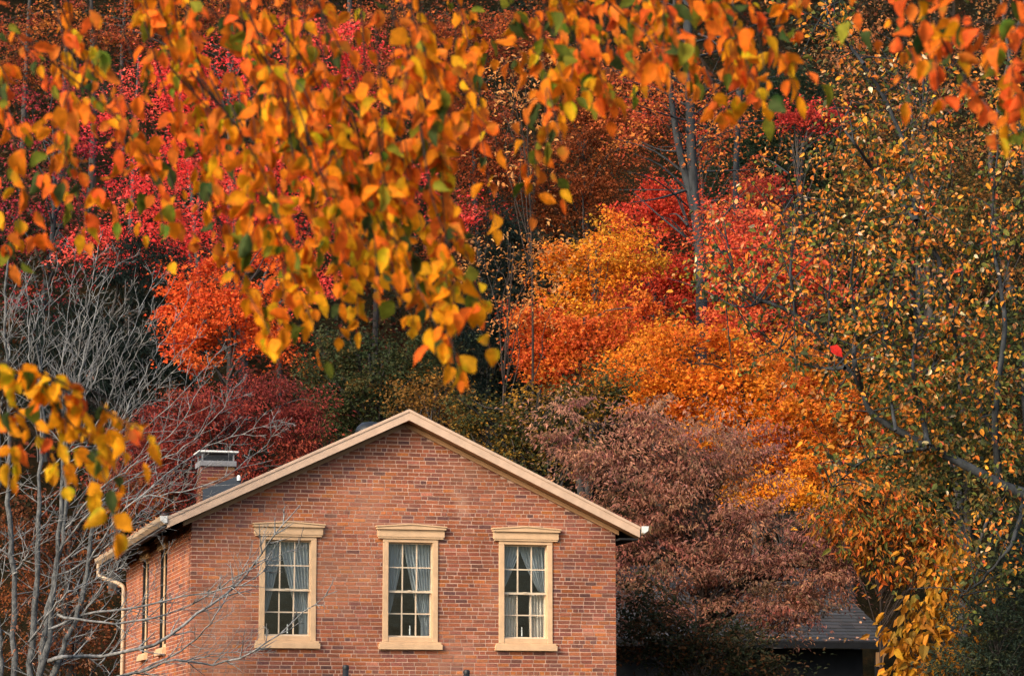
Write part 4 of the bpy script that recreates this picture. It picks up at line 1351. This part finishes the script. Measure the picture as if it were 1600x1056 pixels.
# a few dead leaves still clinging low on it
cs = np.array([at(R.uniform(15, 150), R.uniform(930, 1040), 41.4 + R.uniform(-.6, .6)) for _ in range(34)] + [at(140 + R.uniform(-5, 5), 580, 41.5), at(277, 740, 41.2), at(190, 455, 41.3), at(387, 898, 41.3), at(360, 1050, 41)])
P, ax, nr, L, Wd, c = foliage(cs, [((0.32, 0.16, 0.10), 3), ((0.40, 0.20, 0.12), 2), ((0.22, 0.09, 0.05), 2)], 0.10, 5, 0.055, 0.6, DIAMOND, flat=1, droop=.6)
V, f, cc = leaf_cloud(P - bb, ax, nr, L, Wd, c, DIAMOND)
obj('dead_leaves', np_mesh('dead_leaves', V, [f], M['leaf'], cc), bt)['kind'] = 'stuff'

# litter in the gutter and along the cabin's eave
n = 260
yy = N.uniform(-0.2, 8.8, n)
P = HO + HU * (-0.47 + N.normal(0, .03, n))[:, None] + HD * yy[:, None] + np.array([0, 0, 1]) * (5.515 + N.uniform(-.02, .035, n) * (N.random(n) < .7))[:, None]
V, f, cc = leaf_cloud(P, rnd_dir(n), rnd_dir(n), np.full(n, .06), np.full(n, .045), shade([((0.45, 0.16, 0.06), 3), ((0.6, 0.3, 0.15), 2), ((0.2, 0.08, 0.04), 3)], n), DIAMOND)
tag(obj('gutter_litter', np_mesh('gutter_litter', V, [f], M['leaf'], cc)), kind='stuff')
n = 150
cu = np.array([math.cos(CY), math.sin(CY), 0]); cdv = np.array([-math.sin(CY), math.cos(CY), 0])
xx = -N.uniform(0.1, 4.0, n) ** 1.0; yy = np.abs(N.normal(0, 0.06, n)); yy[100:] = N.uniform(0, 3, 50)
P = np.array([cabo[0], cabo[1], 0]) + cu * xx[:, None] + cdv * yy[:, None] + np.array([0, 0, 1]) * (EZ + 0.03 + CS * yy)[:, None]
V, f, cc = leaf_cloud(P, rnd_dir(n), unit(rnd_dir(n) * .5 + np.array([0, -.3, 1])), np.full(n, .08), np.full(n, .06), shade([((0.6, 0.3, 0.18), 3), ((0.5, 0.25, 0.06), 2)], n), DIAMOND)
tag(obj('roof_litter', np_mesh('roof_litter', V, [f], M['leaf'], cc)), kind='stuff')


# ------------------------------------------------------------------ overhanging foreground trees
def near_leaf_shape(v):
    """ovate pointed leaf, folded along the midrib and curled; returns verts, faces, tint"""
    rng = random.Random(v)
    st = [(0, 0.0), (0.10, 0.26), (0.28, 0.47), (0.48, 0.50), (0.68, 0.38), (0.85, 0.19), (1.0, 0.0)]
    curl = rng.uniform(-0.55, 0.30); fold = rng.uniform(0.05, 0.75); bend = rng.uniform(-0.12, 0.12)
    V, T = [], []
    gs = rng.choice((0, 0, 1, -1)); 
    for i, (u, h) in enumerate(st):
        z = curl * u * u
        yb = bend * math.sin(u * 3.14)
        w = 0.05 * math.sin(u * 11 + v)
        hl, hr = h * rng.uniform(.88, 1.06), h * rng.uniform(.88, 1.06)
        V += [(u, yb, z), (u - .02, yb + hl, z + fold * hl + w), (u - .02, yb - hr, z + fold * hr - w)]
        sp = lambda: rng.uniform(0.72, 1.1)
        t0 = np.array([1, 1, 1.0]) * sp(); tl = np.array([1, 1, 1.0]) * sp(); tr_ = np.array([1, 1, 1.0]) * sp()
        if gs == 1 and u < 0.7: tl = np.array([0.45, 0.85, 0.7])
        if gs == -1 and u < 0.55: t0 = np.array([0.62, 0.95, 0.8]); tr_ = np.array([0.5, 0.85, 0.7])
        if rng.random() < 0.15: tl = tl * np.array([0.75, 0.42, 0.5])
        T += [t0, tl, tr_]
    Fs = []
    for i in range(len(st) - 1):
        a, b = 3 * i, 3 * i + 3
        Fs += [(a, b, b + 1, a + 1), (b, a, a + 2, b + 2)]
    # petiole
    k = len(V)
    V += [(-0.32, 0.0, 0.03), (-0.32, 0.012, 0.05), (0, 0.014, 0.0), (0, -0.014, 0.0)]
    T += [np.array([0.5, 0.35, 0.4])] * 4
    Fs += [(k, k + 3, k + 2, k + 1)]
    return np.array(V), np.array(Fs), np.array(T)


SHAPES = [near_leaf_shape(v) for v in range(16)]
NEAR_ME = [np_mesh('leaf', V, [Fs], M['near_leaf'], T, smooth=True) for V, Fs, T in SHAPES]


def near_colour(x, y):
    """tone by where on the tree the leaf hangs"""
    r = R.random()
    low = min(1, max(0, (y - 250) / 250))
    redd = max(0.0, 1 - (x / 500)) * 0.3 if x < 900 else (0.25 if x < 1330 else 0.75)
    if r < 0.17 - 0.05 * low: c = R.choice(((0.12, 0.14, 0.014), (0.055, 0.08, 0.02), (0.22, 0.21, 0.018)))
    elif r < 0.17 + 0.14 + 0.55 * low: c = R.choice(((0.82, 0.31, 0.008), (0.84, 0.40, 0.012), (0.80, 0.27, 0.008)))
    elif R.random() < redd: c = R.choice(((0.74, 0.11, 0.018), (0.78, 0.15, 0.02)))
    else: c = R.choice(((0.84, 0.20, 0.010), (0.84, 0.17, 0.012), (0.78, 0.14, 0.015), (0.85, 0.24, 0.010), (0.66, 0.17, 0.02)))
    j = 1.06 * math.exp(R.gauss(0, 0.13))
    return np.clip(np.array(c) * j, 0, 0.9)


def hanging_tree(name, label, base, limb_pts, limb_r, tw_list, parts, step=0.060, size=(0.034, 0.078)):
    root = empty(name, base)
    tag(root, label, 'tree')
    base = np.asarray(base, float)
    tk = Tubes()
    for pts, (r0, r1) in zip(limb_pts, limb_r):
        tk.add(spline(pts, 26), np.linspace(r0, r1, 26), 9)
    tk.build('trunk', M['bark_dark'], root, base)
    LV = []
    for (sx, sy, tx, ty, Y, dens) in tw_list:
        tb = Tubes()
        ln_px = math.hypot(tx - sx, ty - sy)
        mx, my = (sx + tx) / 2 + R.uniform(-.10, .16) * ln_px, (sy + ty) / 2 - R.uniform(-.04, .08) * ln_px
        P = spline([at(sx, sy, Y - 0.2), at(mx, my, Y + R.uniform(-.12, .12)), at(tx, ty, Y)], 24)
        tb.add(P, np.linspace(0.0034, 0.0011, 24), 5)
        paths = [(P, 0.30 if dens < 1 else 0.22)]
        for _ in range(2 if ln_px > 150 else 1):
            i = R.randrange(7, 19)
            dirv = unit(P[i + 1] - P[i]) + np.array([R.uniform(-.8, .8), R.uniform(-.6, .6), -0.35])
            Q = spline([P[i], P[i] + unit(dirv) * 0.09, P[i] + unit(dirv) * 0.16 + np.array([0, 0, -0.05])], 8)
            tb.add(Q, np.linspace(0.0022, 0.0010, 8), 4)
            paths.append((Q, 0.0))
        for Pp, st in paths:
            seg = np.linalg.norm(np.diff(Pp, axis=0), axis=1)
            tot = seg.sum(); cum = np.concatenate([[0], np.cumsum(seg)])
            s = tot * st
            side = 1
            while s < tot:
                k_ = max(0, min(len(seg) - 1, int(np.searchsorted(cum, s)) - 1))
                p = Pp[k_] + (Pp[k_ + 1] - Pp[k_]) * ((s - cum[k_]) / seg[k_])
                t_ = unit(Pp[k_ + 1] - Pp[k_])
                sv = np.array([-t_[2], 0, t_[0]]) * side
                for _k in range(R.choice((1, 1, 2, 2, 3))):
                    a = unit(t_ * 0.35 + sv * R.uniform(-.2, .8) + np.array([R.gauss(0, .45), R.gauss(0, .5), -R.uniform(.1, 1.5)]))
                    nv = unit(np.array([R.gauss(0, 1.1), -1.0 * R.choice((1, 1, -1)), R.gauss(0.2, .6)]))
                    L = R.uniform(*size) * (0.8 if R.random() < 0.25 else 1)
                    LV.append((p + np.array([R.gauss(0, .008), R.gauss(0, .02), R.gauss(0, .008)]) + a * L * 0.32, a, nv, L, L * R.uniform(.46, .74)))
                side = -side
                s += step * R.uniform(.55, 1.5) / dens
            LV.append((Pp[-1] + unit(Pp[-1] - Pp[-2]) * 0.01, unit(Pp[-1] - Pp[-2] + np.array([0, 0, -0.02])), unit(np.array([R.gauss(0, .4), -1, R.gauss(0, .3)])), R.uniform(*size), R.uniform(*size) * .6))
        tb.build('twig', M['bark_dark'], root, base)
    info = []
    for (p, a, nv, L, Wd) in LV:
        x, y = pix(p)
        b = unit(np.cross(nv, a)); n = np.cross(a, b)
        face = abs(n[1])
        vis = 5 < x < 1595 and 3 < y < 1050
        info.append((L * Wd * face / p[1] ** 2 if vis else -1, x, y, b, n))
    order = sorted(range(len(LV)), key=lambda i: -info[i][0])
    chosen = set(order[:parts])
    sv_, sf_, sc_, off = [], [], [], 0
    for i, (p, a, nv, L, Wd) in enumerate(LV):
        _, x, y, b, n = info[i]
        c = near_colour(x, y)
        k = R.randrange(len(SHAPES))
        V, Fs, T = SHAPES[k]
        if i in chosen:
            o = bpy.data.objects.new('leaf', NEAR_ME[k])
            COL.objects.link(o); o.parent = root
            A, B, C_, q_ = a * L, b * Wd, n * L, p - base
            o.matrix_basis = Matrix(((A[0], B[0], C_[0], q_[0]), (A[1], B[1], C_[1], q_[1]), (A[2], B[2], C_[2], q_[2]), (0, 0, 0, 1)))
            o.color = (*c, 1)
        else:
            sv_.append(p - base + V[:, :1] * a * L + V[:, 1:2] * b * Wd + V[:, 2:3] * n * L)
            sf_.append(Fs + off); sc_.append(T * c); off += len(V)
    if sv_:
        o = obj('leaf', np_mesh('leaf', np.concatenate(sv_), [np.concatenate(sf_)], M['near_leaf'], np.concatenate(sc_), smooth=True), root)
        o['kind'] = 'stuff'
    return len(LV)


tips = [(20, 430), (60, 380), (100, 300), (140, 395), (30, 250), (170, 335), (225, 385), (270, 425), (300, 395), (342, 415), (385, 380), (240, 285), (190, 200), (120, 180), (60, 120),
        (430, 330), (450, 400), (425, 545), (455, 520), (510, 580), (500, 480), (560, 535), (590, 470), (640, 510), (690, 550), (722, 596), (765, 560), (742, 490), (690, 430), (640, 330), (600, 300), (660, 260), (560, 250),
        (700, 285), (720, 225), (775, 375), (832, 355), (780, 250), (862, 205), (878, 245), (950, 205), (920, 120), (1000, 145), (1060, 130), (1120, 170), (1150, 120), (1197, 200), (1230, 110), (1280, 150),
        (500, 200), (420, 200), (360, 180), (300, 160), (400, 300), (520, 350), (540, 430), (330, 260), (600, 400), (480, 280), (570, 350), (620, 440), (660, 480), (470, 430), (600, 440), (650, 440), (480, 400), (560, 420), (700, 500), (450, 350), (400, 240), (540, 300), (620, 370), (585, 400), (505, 320), (545, 470), (635, 400), (560, 340), (475, 260), (615, 250), (690, 545)]
tw = []
for (x, y) in tips:
    y -= 20
    ln = min(y + 60, R.uniform(230, 420))
    ang = R.uniform(0.05, 0.6) if x < 900 else R.uniform(0.3, 0.95)
    tw.append((x - ln * math.sin(ang), y - ln * math.cos(ang), x, y, R.uniform(7.9, 9.6), 0.55 if x < 350 else 0.66 if x < 420 or y < 260 else 0.86))
for _ in range(26):
    x = R.uniform(-10, 900); y = R.uniform(20, 260) if x < 700 else R.uniform(10, 120)
    ln = R.uniform(170, 300); ang = R.uniform(-.1, .7)
    tw.append((x - ln * math.sin(ang), y - ln * math.cos(ang), x, y, R.uniform(8.2, 10.2), 0.9))
for _ in range(15):
    x = R.uniform(880, 1260); y = R.uniform(10, 95)
    ln = R.uniform(150, 260); ang = R.uniform(.2, 1.0)
    tw.append((x - ln * math.sin(ang), y - ln * math.cos(ang), x, y, R.uniform(8.2, 10.0), 0.95))
# the low spray at the left edge
for (x, y, sx, sy) in ((110, 600, -60, 560), (130, 640, -40, 570), (175, 650, 0, 575), (90, 690, -30, 600), (30, 690, -50, 590), (165, 700, 20, 590), (235, 690, 90, 590), (170, 760, 90, 640), (75, 720, 0, 610), (215, 670, 60, 580), (150, 720, 70, 600)):
    tw.append((sx, sy, x, y, R.uniform(7.5, 8.2), 0.56))
fb = np.array([-3.4, 9.6, 0.0])
hanging_tree('overhanging_tree', 'overhanging tree in front with drooping twigs of large orange, yellow and green leaves', fb,
             [[fb, fb + np.array([0.1, 0, 2.4]), fb + np.array([0.5, -0.1, 4.2]), fb + np.array([1.6, -0.3, 4.9]), fb + np.array([3.4, -0.5, 5.0]), fb + np.array([5.0, -0.3, 4.8])],
              [fb + np.array([0.4, -0.1, 4.0]), fb + np.array([1.2, -0.8, 4.7]), fb + np.array([2.6, -1.2, 4.75]), fb + np.array([4.4, -1.0, 4.6])],
              [fb + np.array([0.1, 0, 2.2]), fb + np.array([0.8, -0.4, 2.9]), fb + np.array([1.45, -0.8, 2.98]), fb + np.array([1.85, -0.9, 2.93])]],
             [(0.16, 0.03), (0.08, 0.02), (0.05, 0.006)], tw, 300)
tw = []
for (sx, sy, x, y) in ((1360, -60, 1430, 100), (1390, -50, 1450, 60), (1400, -40, 1465, 100), (1430, -50, 1500, 40), (1600, 40, 1500, 30), (1640, 0, 1545, 80), (1640, 20, 1590, 110), (1610, -60, 1560, 60), (1650, 60, 1520, 50), (1500, 40, 1580, 205), (1470, 60, 1545, 170), (1600, 60, 1578, 150), (1330, -60, 1340, 15), (1640, 100, 1598, 200), (1480, -50, 1490, 30)):
    tw.append((sx, sy, x, y, R.uniform(7.6, 8.4), 0.55))
fb2 = np.array([5.2, 8.6, 0.0])
hanging_tree('overhanging_tree', 'overhanging tree whose redder orange leaves hang into the upper right of the view', fb2,
             [[fb2, fb2 + np.array([-0.05, 0, 2.2]), fb2 + np.array([-0.4, -0.2, 3.9]), fb2 + np.array([-2.0, -0.5, 4.5]), fb2 + np.array([-4.2, -0.6, 4.3])]],
             [(0.13, 0.012)], tw, 110)
